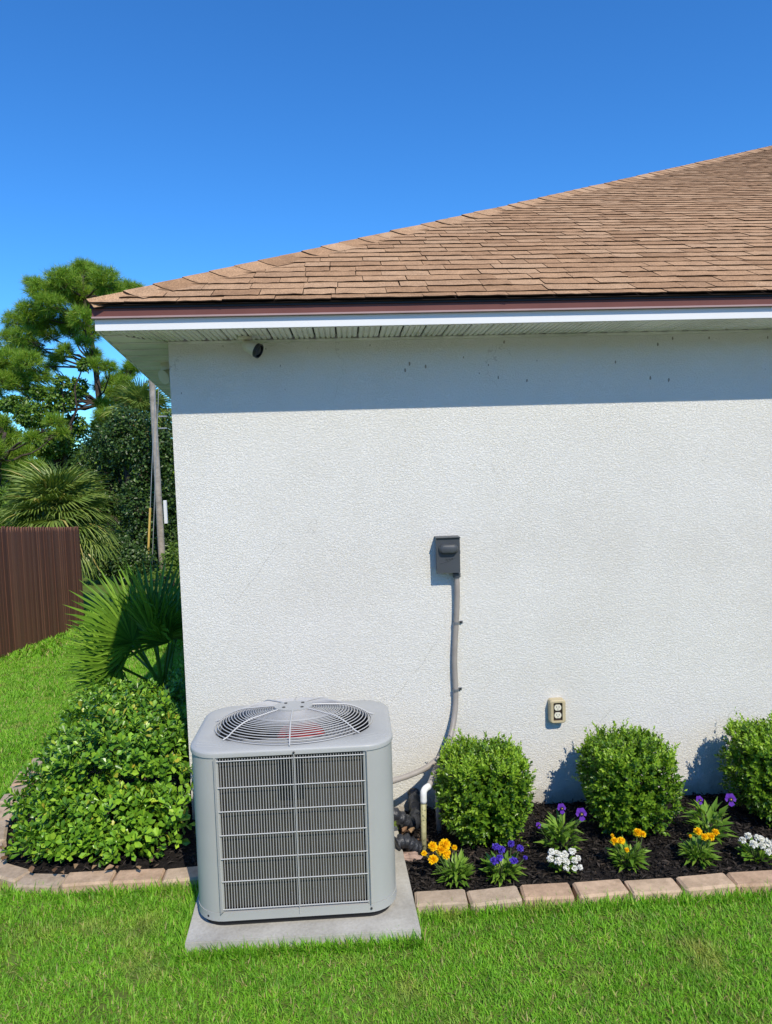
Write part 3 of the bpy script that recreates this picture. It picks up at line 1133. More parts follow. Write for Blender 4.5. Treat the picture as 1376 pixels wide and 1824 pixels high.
# embossed maker's scroll and sweep on the cover
w = MB()
sw = [(bx0 + .016 + t * .070, -.0618 - .0008, 1.170 + .012 * t + .012 * t * t) for t in np.linspace(0, 1, 10)]
w.tube(sw, .0011, 5)
sq = []
for t in np.linspace(0, 1, 26):
    sq.append((bx0 + .042 + t * .032, -.0635, 1.184 + .006 * math.sin(t * 16) * (1 - .4 * t) + .006 * t))
w.tube(sq, .0010, 5)
w.build('embossed_scroll', M['boxgrey'], cover)
w = MB(); w.box((bx1 - .004, -.03, 1.205), (bx1 + .007, -.012, 1.222), .001); w.build('latch', M['steel_dull'], dbox)

cpts = [(.484, -.026, 1.130), (.4845, -.026, 1.05), (.484, -.024, 1.0), (.480, -.021, .92), (.476, -.020, .86), (.470, -.019, .78), (.4665, -.019, .70), (.467, -.019, .63),
        (.4685, -.019, .565), (.466, -.022, .50), (.456, -.035, .44), (.438, -.065, .385), (.408, -.11, .335), (.362, -.155, .302), (.30, -.195, .280),
        (.235, -.225, .268), (.165, -.255, .262), (.09, -.295, .262), (.05, -.335, .262), (.03, -.374, .262)]


def cat(pts, m=4):
    P = np.array(pts, float); out = []
    for i in range(len(P) - 1):
        p0, p1, p2, p3 = P[max(i - 1, 0)], P[i], P[i + 1], P[min(i + 2, len(P) - 1)]
        for k in range(m):
            t = k / m
            out.append(.5 * ((2 * p1) + (p2 - p0) * t + (2 * p0 - 5 * p1 + 4 * p2 - p3) * t * t + (3 * p1 - p0 - 3 * p2 + p3) * t ** 3))
    out.append(P[-1])
    return out


conduit = empty('conduit', (.484, 0, 1.1), 'bent grey flexible conduit running from the disconnect box to the condenser', 'conduit')
MB().tube(cat(cpts), .0128, 12).build('tube', M['conduit'], conduit, True)
w = MB(); w.lathe([(.018, 0), (.018, .018), (.015, .022), (.015, .030)], (.484, -.026, 1.098), n=14); w.build('fitting', M['boxgrey'], conduit)
for (cx_, cz) in ((.4775, .884), (.4675, .569)):
    w = MB()
    w.lathe([(.0145, -.006), (.0145, .006)], (cx_, -.020, cz), n=16, caps=False)
    w.box((cx_ + .012, -.006, cz - .006), (cx_ + .034, -.001, cz + .006), .001)
    cl = w.build('clamp', M['steel_dull'], conduit)
    w = MB(); w.lathe([(.005, 0), (.005, .004), (.003, .006)], (cx_ + .025, -.006, cz), (0, -1, 0), 8); w.build('screw', M['screw'], cl)

outlet = empty('wall_outlet', (.943, 0, .40), 'cream framed duplex outlet low on the stucco wall above the bushes', 'outlet')
ox0, ox1, oz0, oz1 = .906, .981, .392, .503
w = MB()
fr_o = [(ox0 + .004, oz0 - 0.0), (ox1 - .006, oz0), (ox1 + .0035, (oz0 + oz1) / 2), (ox1 - .004, oz1), (ox0 + .002, oz1), (ox0 - .003, (oz0 + oz1) / 2)]
def xz_prism(w, poly, y0, y1, m=0):
    n_ = len(poly)
    V = [(p_[0], y0, p_[1]) for p_ in poly] + [(p_[0], y1, p_[1]) for p_ in poly]
    w.add(V, [tuple(range(n_)), tuple(range(2 * n_ - 1, n_ - 1, -1))] + [(i, n_ + i, n_ + (i + 1) % n_, (i + 1) % n_) for i in range(n_)], m)
def rrxz(x0, x1, z0, z1, r, n=5): return [(a_, b_) for (a_, b_) in rr(x0, x1, z0, z1, r, n)]
a_o = rrxz(ox0, ox1, oz0, oz1, .014); a_i = rrxz(ox0 + .016, ox1 - .016, oz0 + .012, oz1 - .012, .006)
V = [(x_, -.036, z_) for x_, z_ in a_o] + [(x_, -.042, z_) for x_, z_ in rrxz(ox0 + .005, ox1 - .005, oz0 + .005, oz1 - .005, .011)] + [(x_, -.042, z_) for x_, z_ in a_i] + [(x_, -.030, z_) for x_, z_ in a_i] + [(x_, -.001, z_) for x_, z_ in a_o]
nn = len(a_o); F = []
for (ra, rb) in ((0, 1), (1, 2), (2, 3), (4, 0)):
    for i in range(nn):
        j = (i + 1) % nn
        F.append((ra * nn + i, ra * nn + j, rb * nn + j, rb * nn + i))
w.add(V, F); w.build('cover_frame', M['cream'], outlet)
w = MB(); w.box((ox0 + .014, -.033, oz0 + .010), (ox1 - .014, -.029, oz1 - .010)); w.build('face_plate', M['brownplate'], outlet)
for zc in (.467, .430):
    w = MB(); pts = []
    for k in range(20):
        a = 2 * math.pi * k / 20
        pts.append((.944 + .0165 * math.cos(a), zc + max(-.0135, min(.0135, .0165 * math.sin(a)))))
    xz_prism(w, pts, -.037, -.0335)
    rc_ = w.build('receptacle', M['ivory'], outlet)
    for dx in (-.0058, .0058):
        w = MB(); w.box((.944 + dx - .0011, -.0376, zc - .001), (.944 + dx + .0011, -.0371, zc + .007)); w.build('slot', M['screw'], rc_)
    w = MB(); w.lathe([(.0024, 0), (.0024, .0005)], (.944, -.0371, zc - .0065), (0, -1, 0), 8); w.build('slot', M['screw'], rc_)

pipe = empty('drain_pipe', (.272, -.36, 0), 'algae spotted white drain pipe with elbow standing in the mulch', 'pipe')
MB().tube([(.268, -.362, -.04), (.270, -.361, .08), (.273, -.360, .215)], .0118, 14).build('riser', M['pvc'], pipe, True)
w = MB()
w.tube(cat([(.2732, -.360, .206), (.2735, -.360, .244), (.277, -.355, .256), (.286, -.345, .261), (.300, -.330, .2615)], 3), .0140, 14)
w.build('elbow', M['pvcwhite'], pipe, True)
MB().tube([(.300, -.330, .2615), (.345, -.18, .2615), (.395, .003, .2615)], .0118, 12).build('wall_branch', M['conduit'], pipe, True)

gp = MB().tube([(.352, -.215, -.04), (.352, -.212, .19)], .0125, 12).build('capped_stub_pipe', M['conduit'], None, True)
tag(gp, 'short grey stub pipe half hidden behind the first boxwood', 'pipe')

# wrapped refrigerant line: lumpy black tube from the unit down to the mulch and the wall
lp = cat([(.02, -.33, .17), (.10, -.30, .150), (.165, -.285, .118), (.205, -.27, .080), (.235, -.235, .050), (.255, -.16, .040), (.26, -.06, .06), (.26, .003, .085)], 6)
rs = [.024 + .006 * math.sin(i * 1.9) + .003 * random.random() for i in range(len(lp))]
ln = MB().tube(lp, rs, 12).build('refrigerant_line', M['tape'], None, True)
tag(ln, 'black taped refrigerant line bundle beside the condenser at the wall', 'pipe')
w = MB()
lp2 = cat([(.150, -.40, .055), (.185, -.385, .060), (.215, -.375, .035), (.245, -.36, .012)], 5)
ln2 = MB().tube(lp2, [.026 + .007 * math.sin(i * 2.3) for i in range(len(lp2))], 10).build('cable_wrap', M['tape'], None, True)
tag(ln2, 'crumpled end of black wrap lying on the mulch by the drain pipe', 'wrap')


def rubble(name, c, sx, sy, sz, seed, mat):
    r = np.random.default_rng(seed)
    V = []; F = []
    nu, nv = 9, 6
    for j in range(nv + 1):
        for i in range(nu):
            th = math.pi * j / nv; ph = 2 * math.pi * i / nu
            k = 1 + r.uniform(-.22, .22)
            v = np.array([math.sin(th) * math.cos(ph), math.sin(th) * math.sin(ph), math.cos(th)])
            v = np.sign(v) * np.abs(v) ** .75
            V.append(np.array(c) + v * np.array([sx, sy, sz]) * k)
    for j in range(nv):
        for i in range(nu):
            i2 = (i + 1) % nu
            F.append((j * nu + i, j * nu + i2, (j + 1) * nu + i2, (j + 1) * nu + i))
    return part(name, V, F, mat, None)


o = rubble('stone_chunk', (.200, -.415, .004), .050, .024, .016, 4, M['stone'])
tag(o, 'pinkish broken stone on the mulch at the foot of the drain pipe', 'stone')

# ------------------------------------------------------------------ security camera and flood lamp under the eave
sec = empty('security_camera', (-.425, -.09, ZS), 'white bullet security camera with black face hanging from the front soffit', 'security camera')
w = MB(); w.lathe([(.031, 0), (.031, -.006), (.024, -.012)], (-.425, -.085, ZS - .0005), n=20); w.build('mount', M['camwhite'], sec, False)
w = MB(); w.tube(cat([(-.425, -.085, ZS - .01), (-.423, -.090, ZS - .030), (-.416, -.097, ZS - .042)], 3), .0105, 10); w.build('arm', M['camwhite'], sec, True)
ax = np.array([.86, -.28, -.46]); ax /= np.linalg.norm(ax)
c0 = np.array([-.420, -.088, ZS - .034])
w = MB(); w.lathe([(.012, -.012), (.022, 0), (.028, .025), (.031, .052), (.0312, .060)], c0, ax, 24); smooth_by_angle(w.build('body', M['camwhite'], sec), 40)
w = MB(); w.lathe([(.0318, .056), (.0318, .071), (.027, .072), (.0265, .066)], c0, ax, 24); face = w.build('face_ring', M['camblack'], sec)
w = MB(); w.lathe([(.0262, .0655), (.0262, .0675), (.012, .069)], c0, ax, 24); w.build('front_glass', M['glass'], sec, True)

fl_ = empty('flood_lamp', (-.87, .55, 2.15), 'cream double flood lamp under the left soffit beside the corner', 'lamp')
bx = np.array([XC + SK[0] * .62 - .012, .62, 2.150])
w = MB(); w.lathe([(.045, 0), (.045, .018), (.03, .026)], bx + np.array([.008, 0, 0]), (-1, -.15, 0), 18); w.build('wall_plate', M['camwhite'], fl_)
for (dz, dy) in ((.022, .02), (-.030, -.03)):
    d = np.array([-.55, -.75, -.35 if dz < 0 else .05]); d /= np.linalg.norm(d)
    w = MB(); w.tube([bx + np.array([-.01, 0, 0]), bx + np.array([-.03, dy, dz])], .009, 8); w.build('arm', M['camwhite'], fl_)
    w = MB(); w.lathe([(.012, -.02), (.028, .0), (.036, .035), (.038, .05), (.034, .051)], bx + np.array([-.032, dy, dz]), d, 18); smooth_by_angle(w.build('lamp_head', M['camwhite'], fl_), 40)

# ------------------------------------------------------------------ brick edging
def brick_mesh(seed, L=.190, D=.092, H=.075):
    r = random.Random(seed)
    w = MB(); w.box((-L / 2, -D / 2, -H), (L / 2, D / 2, 0), .007)
    V = [(v[0] + r.uniform(-.0025, .0025), v[1] + r.uniform(-.0025, .0025), v[2] + r.uniform(-.0015, .0015)) for v in w.V]
    return mesh_from('brick', V, w.F, M['brick'])


BR_ME = [brick_mesh(s) for s in range(4)]
edge_r = empty('brick_edging', (.29, -.72, .0), 'straight row of pale red bricks edging the flower bed', 'edging')
x = .292; i = 0
while x < 4.6:
    o = link('brick', BR_ME[i % 4], edge_r)
    o.location = Vector(np.array([x, -.722 + random.uniform(-.008, .008), .022 + random.uniform(-.005, .006)]) - origin(edge_r))
    o.rotation_euler = (random.uniform(-.03, .03), random.uniform(-.03, .02), random.uniform(-.06, .04))
    x += .2015 + random.uniform(-.003, .005); i += 1
edge_l = empty('brick_edging', (-1.0, -.46, 0), 'curved brick edging round the leafy shrub left of the condenser', 'edging')
path = [(-.69, -.452, 0), (-.885, -.455, .01), (-1.08, -.456, -.015), (-1.272, -.440, -.10)]
path += [(-1.440, -.362, -.52), (-1.565, -.222, -1.02), (-1.640, -.045, -1.25), (-1.695, .145, -1.32), (-1.735, .340, -1.40), (-1.765, .535, -1.44), (-1.79, .73, -1.45)]
for i, (x, y, a) in enumerate(path):
    o = link('brick', BR_ME[(i + 1) % 4], edge_l)
    o.location = Vector(np.array([x, y, float(gz(y)) + .040 + random.uniform(-.006, .006)]) - origin(edge_l))
    o.rotation_euler = (random.uniform(-.03, .03), random.uniform(-.03, .03), a + random.uniform(-.05, .05))

# ------------------------------------------------------------------ lawn
def grass_patch(x0, x1, y0, y1, dens, hmin, hmax, wid, reject):
    n = int((x1 - x0) * (y1 - y0) * dens)
    P = np.stack([RNG.uniform(x0, x1, n), RNG.uniform(y0, y1, n), np.zeros(n)], 1)
    # clumping
    keep = (wob(P[:, 0], P[:, 1], 22, 31) + wob(P[:, 0], P[:, 1], 60, 32)) > RNG.uniform(-1.3, .25, n)
    P = P[keep]
    P = P[~reject(P[:, 0], P[:, 1])]
    n = len(P)
    P[:, 2] = gz(P[:, 1]) - .004
    az = RNG.uniform(0, 2 * np.pi, n)
    lean = np.abs(RNG.normal(.58, .32, n))
    D = np.stack([np.cos(az) * np.sin(lean), np.sin(az) * np.sin(lean), np.cos(lean)], 1)
    D += np.stack([.22 * wob(P[:, 0], P[:, 1], 9, 41), .22 * wob(P[:, 0], P[:, 1], 9, 42), np.zeros(n)], 1)
    N = np.stack([np.cos(az), np.sin(az), -.2 * np.ones(n)], 1) + RNG.normal(0, .35, (n, 3))
    hs = 1 + .30 * wob(P[:, 0], P[:, 1], 7, 43)
    L = RNG.uniform(hmin, hmax, n) * hs
    return leaf_arrays(P, D, N, L, RNG.uniform(.6, 1.25, n) * wid, T_BLADE)


def in_pad(x, y, m=0.0):
    return (x > -.622 + m) & (x < .19 - m) & (y > -.893 + m) & (y < .0)


def left_bed_v(x, y):
    xl = -1.71 - .13 * np.maximum(y, 0)
    cx, cy, r = xl + .50, -.50 + .50, .50
    inb = (y > -.50) & (y < 3.3) & (x > xl) & ~((x < cx) & (y < cy) & ((x - cx) ** 2 + (y - cy) ** 2 > r * r))
    return inb


def rej(x, y):
    return in_pad(x, y) | left_bed_v(x, y) | ((x > .10) & (y > -.765)) | ((x > XC - .147 * np.maximum(y, 0)) & (y > -.45))


near = grass_patch(-2.0, 2.0, -1.45, -.40, 54000, .013, .033, .0036, rej)
low = grass_patch(-3.2, 3.6, -2.6, -1.45, 8000, .02, .042, .006, rej)
sideL = grass_patch(-3.4, -1.6, -1.45, 3.2, 18000, .018, .042, .0060, lambda x, y: rej(x, y) | ((x > -2.0) & (y < -.40)))
sideR = grass_patch(2.0, 3.6, -1.45, -.40, 9000, .018, .042, .006, rej)
far1 = grass_patch(-6.0, -1.6, 3.2, 7.0, 5200, .035, .07, .011, rej)
far1b = grass_patch(-5.6, -3.4, -1.0, 3.2, 4500, .035, .07, .010, rej)
far2 = grass_patch(-9.5, -2.0, 7.0, 12.8, 1300, .05, .09, .022, rej)
# a loose fringe of blades against the bricks, the pad and the left edging
def fringe(pts, dens, spread):
    P = []
    for (a, b) in zip(pts[:-1], pts[1:]):
        a = np.array(a); b = np.array(b); n = int(np.linalg.norm(b - a) * dens)
        t = RNG.uniform(0, 1, n)[:, None]
        P.append(a + (b - a) * t + RNG.normal(0, spread, (n, 2)))
    P = np.concatenate(P); n = len(P)
    P = np.concatenate([P, (gz(P[:, 1]) - .004)[:, None]], 1)
    az = RNG.uniform(0, 6.283, n); lean = np.abs(RNG.normal(.3, .28, n))
    D = np.stack([np.cos(az) * np.sin(lean), np.sin(az) * np.sin(lean), np.cos(lean)], 1)
    N = np.stack([np.cos(az), np.sin(az), -.2 * np.ones(n)], 1)
    return leaf_arrays(P, D, N, RNG.uniform(.025, .066, n), RNG.uniform(.003, .0050, n), T_BLADE)
fr1 = fringe([(.20, -.785), (4.0, -.785)], 1300, .013)
fr2 = fringe([(-.612, -.913), (.205, -.922)], 2300, .009)
fr3 = fringe([(-.62, -.93), (-.648, -.52)], 1000, .008)
fr4 = fringe([(.21, -.93), (.203, -.80)], 1000, .006)
fr5 = fringe([(-.66, -.522), (-1.15, -.522), (-1.36, -.485), (-1.53, -.375), (-1.665, -.20), (-1.735, .0), (-1.79, .25), (-1.86, .8)], 1000, .012)
lawn = leaf_obj('lawn_grass', [near, low, sideL, sideR, far1, far1b, far2, fr1, fr2, fr3, fr4, fr5], M['grass'])
tag(lawn, 'short bright green lawn grass in front of and left of the house', 'grass', kind='stuff')

# ------------------------------------------------------------------ mulch chips and litter
def chips(n, xr, yr, test, zf):
    P = np.stack([RNG.uniform(*xr, n), RNG.uniform(*yr, n)], 1)
    ok = np.array([test(a, b) for a, b in P]); P = P[ok]; n = len(P)
    Z = zf(P[:, 0], P[:, 1]) + RNG.uniform(.0, .012, n)
    D = rnd_dir(n); D[:, 2] *= .35
    N = rnd_dir(n) * .5 + np.array([0, 0, 1.0])
    return leaf_arrays(np.column_stack([P, Z]), D, N, RNG.uniform(.012, .042, n), RNG.uniform(.004, .010, n), T_SMALL)


c1 = chips(16000, (.17, 3.2), (-.68, 0.0), right_bed, bed_z)
c2 = chips(7000, (-1.9, -.62), (-.42, 2.2), left_bed, lambda x, y: gz(y) + .012 + .018 * wob(x, y, 14, 3) + .008 * wob(x, y, 45, 5))
mc = leaf_obj('mulch_chips', [c1, c2], M['chip'])
tag(mc, 'black shredded mulch covering the planting beds', 'mulch', kind='stuff')

lv, lf = T_ROUND
DRY = mesh_from('fallen_leaf', [(a, b * .55, c * 1.8) for a, b, c in lv], [tuple(f) for f in lf], M['dryleaf'])


def dry_leaf(x, y, z, s, label, group):
    o = link('fallen_leaf', DRY)
    o.location = (x, y, z); o.scale = (s, s, s)
    o.rotation_euler = (random.uniform(-.35, .35), random.uniform(-.25, .15), random.uniform(0, 6.28))
    tag(o, label, 'leaf', group)


for (x, y, z) in ((.215, -.33, .06), (.235, -.30, .07), (.225, -.345, .035), (.19, -.36, .045), (.24, -.27, .075), (.205, -.31, .08), (.25, -.33, .03), (.18, -.34, .06)):
    dry_leaf(x, y, z, random.uniform(.035, .06), 'dry brown leaf caught beside the black refrigerant line', 'dry leaves by the condenser')
for (x, y) in ((-1.14, -.44), (-1.07, -.45), (-.98, -.43), (-1.22, -.42), (-1.33, -.39), (-1.02, -.46), (-.90, -.44), (-1.40, -.33), (-1.53, -.22), (-1.47, -.30), (-.84, -.42), (-1.17, -.47)):
    dry_leaf(x, y, .047 + random.uniform(-.002, .006), random.uniform(.025, .05), 'dry brown leaf lying on the curved brick edging', 'dry leaves on the curved edging')
for (x, y) in ((1.02, -.47), (1.05, -.49), (1.0, -.50)):
    dry_leaf(x, y, .015, .04, 'dry reddish leaf on the mulch left of the middle boxwood', 'dry leaves by the middle boxwood')


# ------------------------------------------------------------------ boxwood bushes
def boxwood(base, hw, hd, ht, label, seed):
    global RNG
    RNG = np.random.default_rng(seed)
    base = np.asarray(base, float)
    t = empty('boxwood_bush', tuple(base), label, 'bush', 'clipped boxwoods along the wall')
    # sprig origins in a rounded block
    n = 1750
    d = rnd_dir(n)
    ex = {101: 3.0, 102: 4.2, 103: 3.6}[seed]
    p4 = (np.abs(d) ** ex).sum(1) ** (1 / ex)
    R = d / p4[:, None]
    lump = 1 + .11 * wob(R[:, 0] * 3 + R[:, 2], R[:, 1] * 3 - R[:, 2], 2.2, seed) + .08 * wob(R[:, 0] * 9 + R[:, 2] * 7, R[:, 1] * 9 - R[:, 2] * 5, 1.6, seed + 1)
    inner = 1 - np.abs(RNG.normal(0, .26, n))
    inner[: n // 5] *= RNG.uniform(.45, .95, n // 5)
    taper = 1 - .34 * np.clip(-R[:, 2], 0, 1) ** 1.5 - .05 * np.clip(R[:, 2], 0, 1) ** 3
    S = R * (inner * lump)[:, None]
    P = base + np.array([0, 0, ht * .52]) + S * np.array([hw, hd, ht * .48]) * np.stack([taper, taper, np.ones(n)], 1)
    ax = unit(R * .8 + rnd_dir(n) * .55 + np.array([0, 0, .75]))
    def sprigs(P, ax, k, slen, ll, lw):
        n = len(P)
        Pb = []; Db = []; Nb = []; Lb = []
        ref = unit(np.cross(ax, rnd_dir(n)))
        bi = np.cross(ax, ref)
        for q in range(k):
            tq = (q + .3) / k
            ang = q * 2.4 + RNG.uniform(0, .6, n)
            out = ref * np.cos(ang)[:, None] + bi * np.sin(ang)[:, None]
            Pb.append(P + ax * (slen * tq)[:, None])
            Db.append(unit(out * (1.05 - .55 * tq) + ax * (.55 + .5 * tq)))
            Nb.append(ax - out * .3 + RNG.normal(0, .25, (n, 3)))
            Lb.append(ll * RNG.uniform(.75, 1.2, n) * (1.1 - .3 * tq))
        L = np.concatenate(Lb)
        return leaf_arrays(np.concatenate(Pb), np.concatenate(Db), np.concatenate(Nb), L, L * lw, T_SMALL)
    b = sprigs(P, ax, 8, RNG.uniform(.025, .048, n), .0225, .58)
    f = leaf_obj('foliage', [b], M['box_leaf'], t); f['kind'] = 'stuff'
    m = 260
    a = RNG.uniform(0, 6.283, m); q = np.sqrt(RNG.uniform(0, 1, m)) ** .8
    u = np.sign(np.cos(a)) * np.abs(np.cos(a)) ** .6; v = np.sign(np.sin(a)) * np.abs(np.sin(a)) ** .6
    Pt = base + np.stack([u * q * hw * .92, v * q * hd * .92, ht * (.94 - .05 * q ** 3) + RNG.uniform(-.035, .0, m)], 1)
    ax2 = unit(np.stack([u * q * .35, v * q * .35, np.ones(m)], 1) + rnd_dir(m) * .18)
    ln = RNG.uniform(.025, .060, m); ln[:40] *= 1.7
    st = RNG.choice(len(P), 40, replace=False)
    stray = sprigs(P[st] + ax[st] * .02, unit(ax[st] + R[st] * .5), 12, RNG.uniform(.05, .085, 40), .018, .5)
    nb = sprigs(Pt, ax2, 11, ln, .019, .52)
    o = leaf_obj('new_growth', [nb, stray], M['box_new'], t); o['kind'] = 'stuff'
    for q in range(9):
        a = 6.28 * q / 9
        r = .55
        MB().tube([base + np.array([.012 * math.cos(a), .012 * math.sin(a), -.02]), base + np.array([r * hw * .5 * math.cos(a), r * hd * .5 * math.sin(a), ht * .35]),
                   base + np.array([r * hw * 1.2 * math.cos(a), r * hd * 1.2 * math.sin(a), ht * .72])], [.008, .006, .003], 5).build('stem', M['twig'], t)
    return t


boxwood((.541, -.300, -.005), .183, .178, .395, 'clipped boxwood bush nearest the condenser, behind yellow and violet flowers', 101)
boxwood((1.180, -.275, -.005), .176, .178, .388, 'middle clipped boxwood bush standing below and right of the wall outlet', 102)
boxwood((1.862, -.265, -.005), .200, .178, .405, 'clipped boxwood bush cut off by the right edge of the picture', 103)

# ------------------------------------------------------------------ leafy shrubs left of the corner
def rosette_shrub(base, lobes, n_ros, leaf_len, label, seed, singles=0, name='leafy_shrub'):
    global RNG
    RNG = np.random.default_rng(seed)
    base = np.asarray(base, float)
    t = empty(name, tuple(base), label, 'shrub')
    Ps = []; As = []
    wsum = sum(l[3] * l[4] + l[3] * l[5] for l in lobes)
    for (cx, cy, cz, rx, ry, rz) in lobes:
        n = int(n_ros * (rx * ry + rx * rz) / wsum)
        d = rnd_dir(n); d[:, 2] = np.where(d[:, 2] < -.45, -d[:, 2], d[:, 2])
        rad = 1 - np.abs(RNG.normal(0, .17, n)); rad[: n // 5] *= RNG.uniform(.5, .95, n // 5)
        lump = 1 + .20 * wob(d[:, 0] * 4 + d[:, 2] * 3, d[:, 1] * 4 - d[:, 2], 1.9, seed)
        P = base + np.array([cx, cy, cz]) + d * np.array([rx, ry, rz]) * (rad * lump)[:, None]
        Ps.append(P); As.append(unit(d * .75 + np.array([0, -.12, .55]) + rnd_dir(n) * .4))
    P = np.concatenate(Ps); A = np.concatenate(As)
    ok = P[:, 2] > gz(P[:, 1]) + .03
    P = P[ok]; A = A[ok]; n = len(P)
    ref = unit(np.cross(A, rnd_dir(n))); bi = np.cross(A, ref)
    Pb = []; Db = []; Nb = []; Lb = []
    for q in range(8):
        ang = q * 2.4 + RNG.uniform(0, .5, n)
        out = ref * np.cos(ang)[:, None] + bi * np.sin(ang)[:, None]
        tq = q / 8
        sel = RNG.uniform(0, 1, n) > .12
        Pb.append((P - A * (leaf_len * (.9 - 1.0 * tq)))[sel]); Db.append(unit(out * (1.0 - .45 * tq) + A * (.35 + .75 * tq))[sel])
        Nb.append((A - out * .35 + RNG.normal(0, .22, (n, 3)))[sel]); Lb.append((leaf_len * RNG.uniform(.7, 1.2, n) * (1.1 - .4 * tq))[sel])
    P = np.concatenate(Pb); D = np.concatenate(Db); N = np.concatenate(Nb); L = np.concatenate(Lb)
    W = L * RNG.uniform(.46, .58, len(L))
    if singles:
        # the leaves that show largest: nearest and facing the viewer's side
        view = unit(CAM - P)
        Dn = unit(D); Sn = unit(np.cross(Dn, N)); Nn = np.cross(Sn, Dn)
        cen = base + np.array([0, 0, .25])
        outw = ((P - cen) * view).sum(1)
        score = L * np.abs((Nn * view).sum(1)) + .10 * outw
        pick = np.argsort(-score)[:singles]
        tv, tf = T_ROUND
        lme = mesh_from('leaf', tv, [tuple(f) for f in tf], M['shrub_leaf_obj'])
        for i in pick:
            o = link('leaf', lme, t)
            p_ = P[i] - base
            o.matrix_basis = Matrix(((Dn[i, 0] * L[i], Sn[i, 0] * W[i], Nn[i, 0] * L[i], p_[0]), (Dn[i, 1] * L[i], Sn[i, 1] * W[i], Nn[i, 1] * L[i], p_[1]),
                                     (Dn[i, 2] * L[i], Sn[i, 2] * W[i], Nn[i, 2] * L[i], p_[2]), (0, 0, 0, 1)))
        mask = np.ones(len(P), bool); mask[pick] = False
        P, D, N, L, W = P[mask], D[mask], N[mask], L[mask], W[mask]
    o = leaf_obj('foliage', [leaf_arrays(P, D, N, L, W, T_ROUND)], M['shrub_leaf'], t); o['kind'] = 'stuff'
    for q in range(10):
        a = 6.28 * q / 10 + .3
        lb = lobes[q % len(lobes)]
        tip = base + np.array([lb[0] + .7 * lb[3] * math.cos(a), lb[1] + .7 * lb[4] * math.sin(a), lb[2] + .3 * lb[5]])
        mid = base * .55 + tip * .45 + np.array([0, 0, -.03])
        MB().tube([base + np.array([.03 * math.cos(a), .03 * math.sin(a), -.03]), mid, tip], [.011, .008, .003], 5).build('stem', M['twig'], t)
    return t


rosette_shrub((-1.145, .06, -.01), [(0, .02, .28, .37, .34, .25), (-.14, .24, .32, .23, .24, .19), (.20, -.04, .24, .22, .24, .20), (-.20, -.08, .20, .23, .23, .18), (.05, .30, .31, .30, .25, .19),
                                   (.02, -.24, .14, .34, .16, .14), (.24, -.22, .13, .17, .15, .13), (-.23, -.14, .14, .15, .18, .14), (-.05, -.32, .09, .28, .11, .10), (.20, -.36, .08, .18, .09, .10), (.02, -.37, .07, .26, .07, .08), (.33, -.28, .12, .09, .13, .13), (-.19, -.30, .08, .14, .11, .09)],
              1280, .041, 'big leafy green shrub left of the condenser inside the curved edging', 201, 300)
rosette_shrub((-1.46, 1.02, -.05), [(0, 0, .20, .28, .30, .22), (.16, .1, .18, .16, .2, .2)], 330, .043,
              'smaller leafy shrub behind the big one, in front of the palmetto', 202)
rosette_shrub((-1.02, .95, -.05), [(0, 0, .24, .13, .40, .24), (-.02, .7, .2, .14, .4, .26)], 300, .042,
              'low shaded shrub in the dark strip along the side wall', 203)

# ------------------------------------------------------------------ bedding flowers
def rosette_leaves(base, n, ll, lw, spread, hmin, hmax, T=T_LANCE):
    a = RNG.uniform(0, 6.283, n); el = RNG.uniform(.15, 1.25, n)
    r = spread * np.sqrt(RNG.uniform(0, 1, n)) * .8
    P = base + np.stack([np.cos(a) * r * .7, np.sin(a) * r * .7, RNG.uniform(hmin, hmax, n)], 1)
    D = np.stack([np.cos(a) * np.cos(el), np.sin(a) * np.cos(el), np.sin(el)], 1)
    N = np.stack([-np.cos(a) * np.sin(el), -np.sin(a) * np.sin(el), np.cos(el)], 1) + RNG.normal(0, .25, (n, 3))
    L = ll * RNG.uniform(.7, 1.2, n)
    return leaf_arrays(P, D, N, L, L * lw, T)


def pompom(name, c, r, mat, parent, n=70, flat=.75, face=(0, -.35, .9)):
    f = unit(np.array(face)[None])[0]
    d = rnd_dir(n); d = unit(d + f * .55)
    P = np.asarray(c) + d * r * .35 * np.array([1, 1, flat])
    b = leaf_arrays(P, unit(d + rnd_dir(n) * .35), f[None] + rnd_dir(n) * .5, r * RNG.uniform(.55, .8, n), r * .6, T_SMALL)
    core = MB(); core.lathe([(r * .15, -r * .5), (r * .55, -r * .25), (r * .62, 0), (r * .4, r * .35), (r * .05, r * .45)], c, f, 9)
    V = np.array(core.V); F3 = []
    for q in core.F:
        for k in range(1, len(q) - 1): F3.append((q[0], q[k], q[k + 1]))
    return leaf_obj(name, [b, (V, np.array(F3))], mat, parent)


def stem_to(parent, base, tip):
    base = np.asarray(base, float); tip = np.asarray(tip, float)
    mid = (base + tip) / 2 + np.array([random.uniform(-.008, .008), random.uniform(-.008, .008), .004])
    MB().tube([base, mid, tip], .0018, 5).build('stem', M['petiole'], parent)


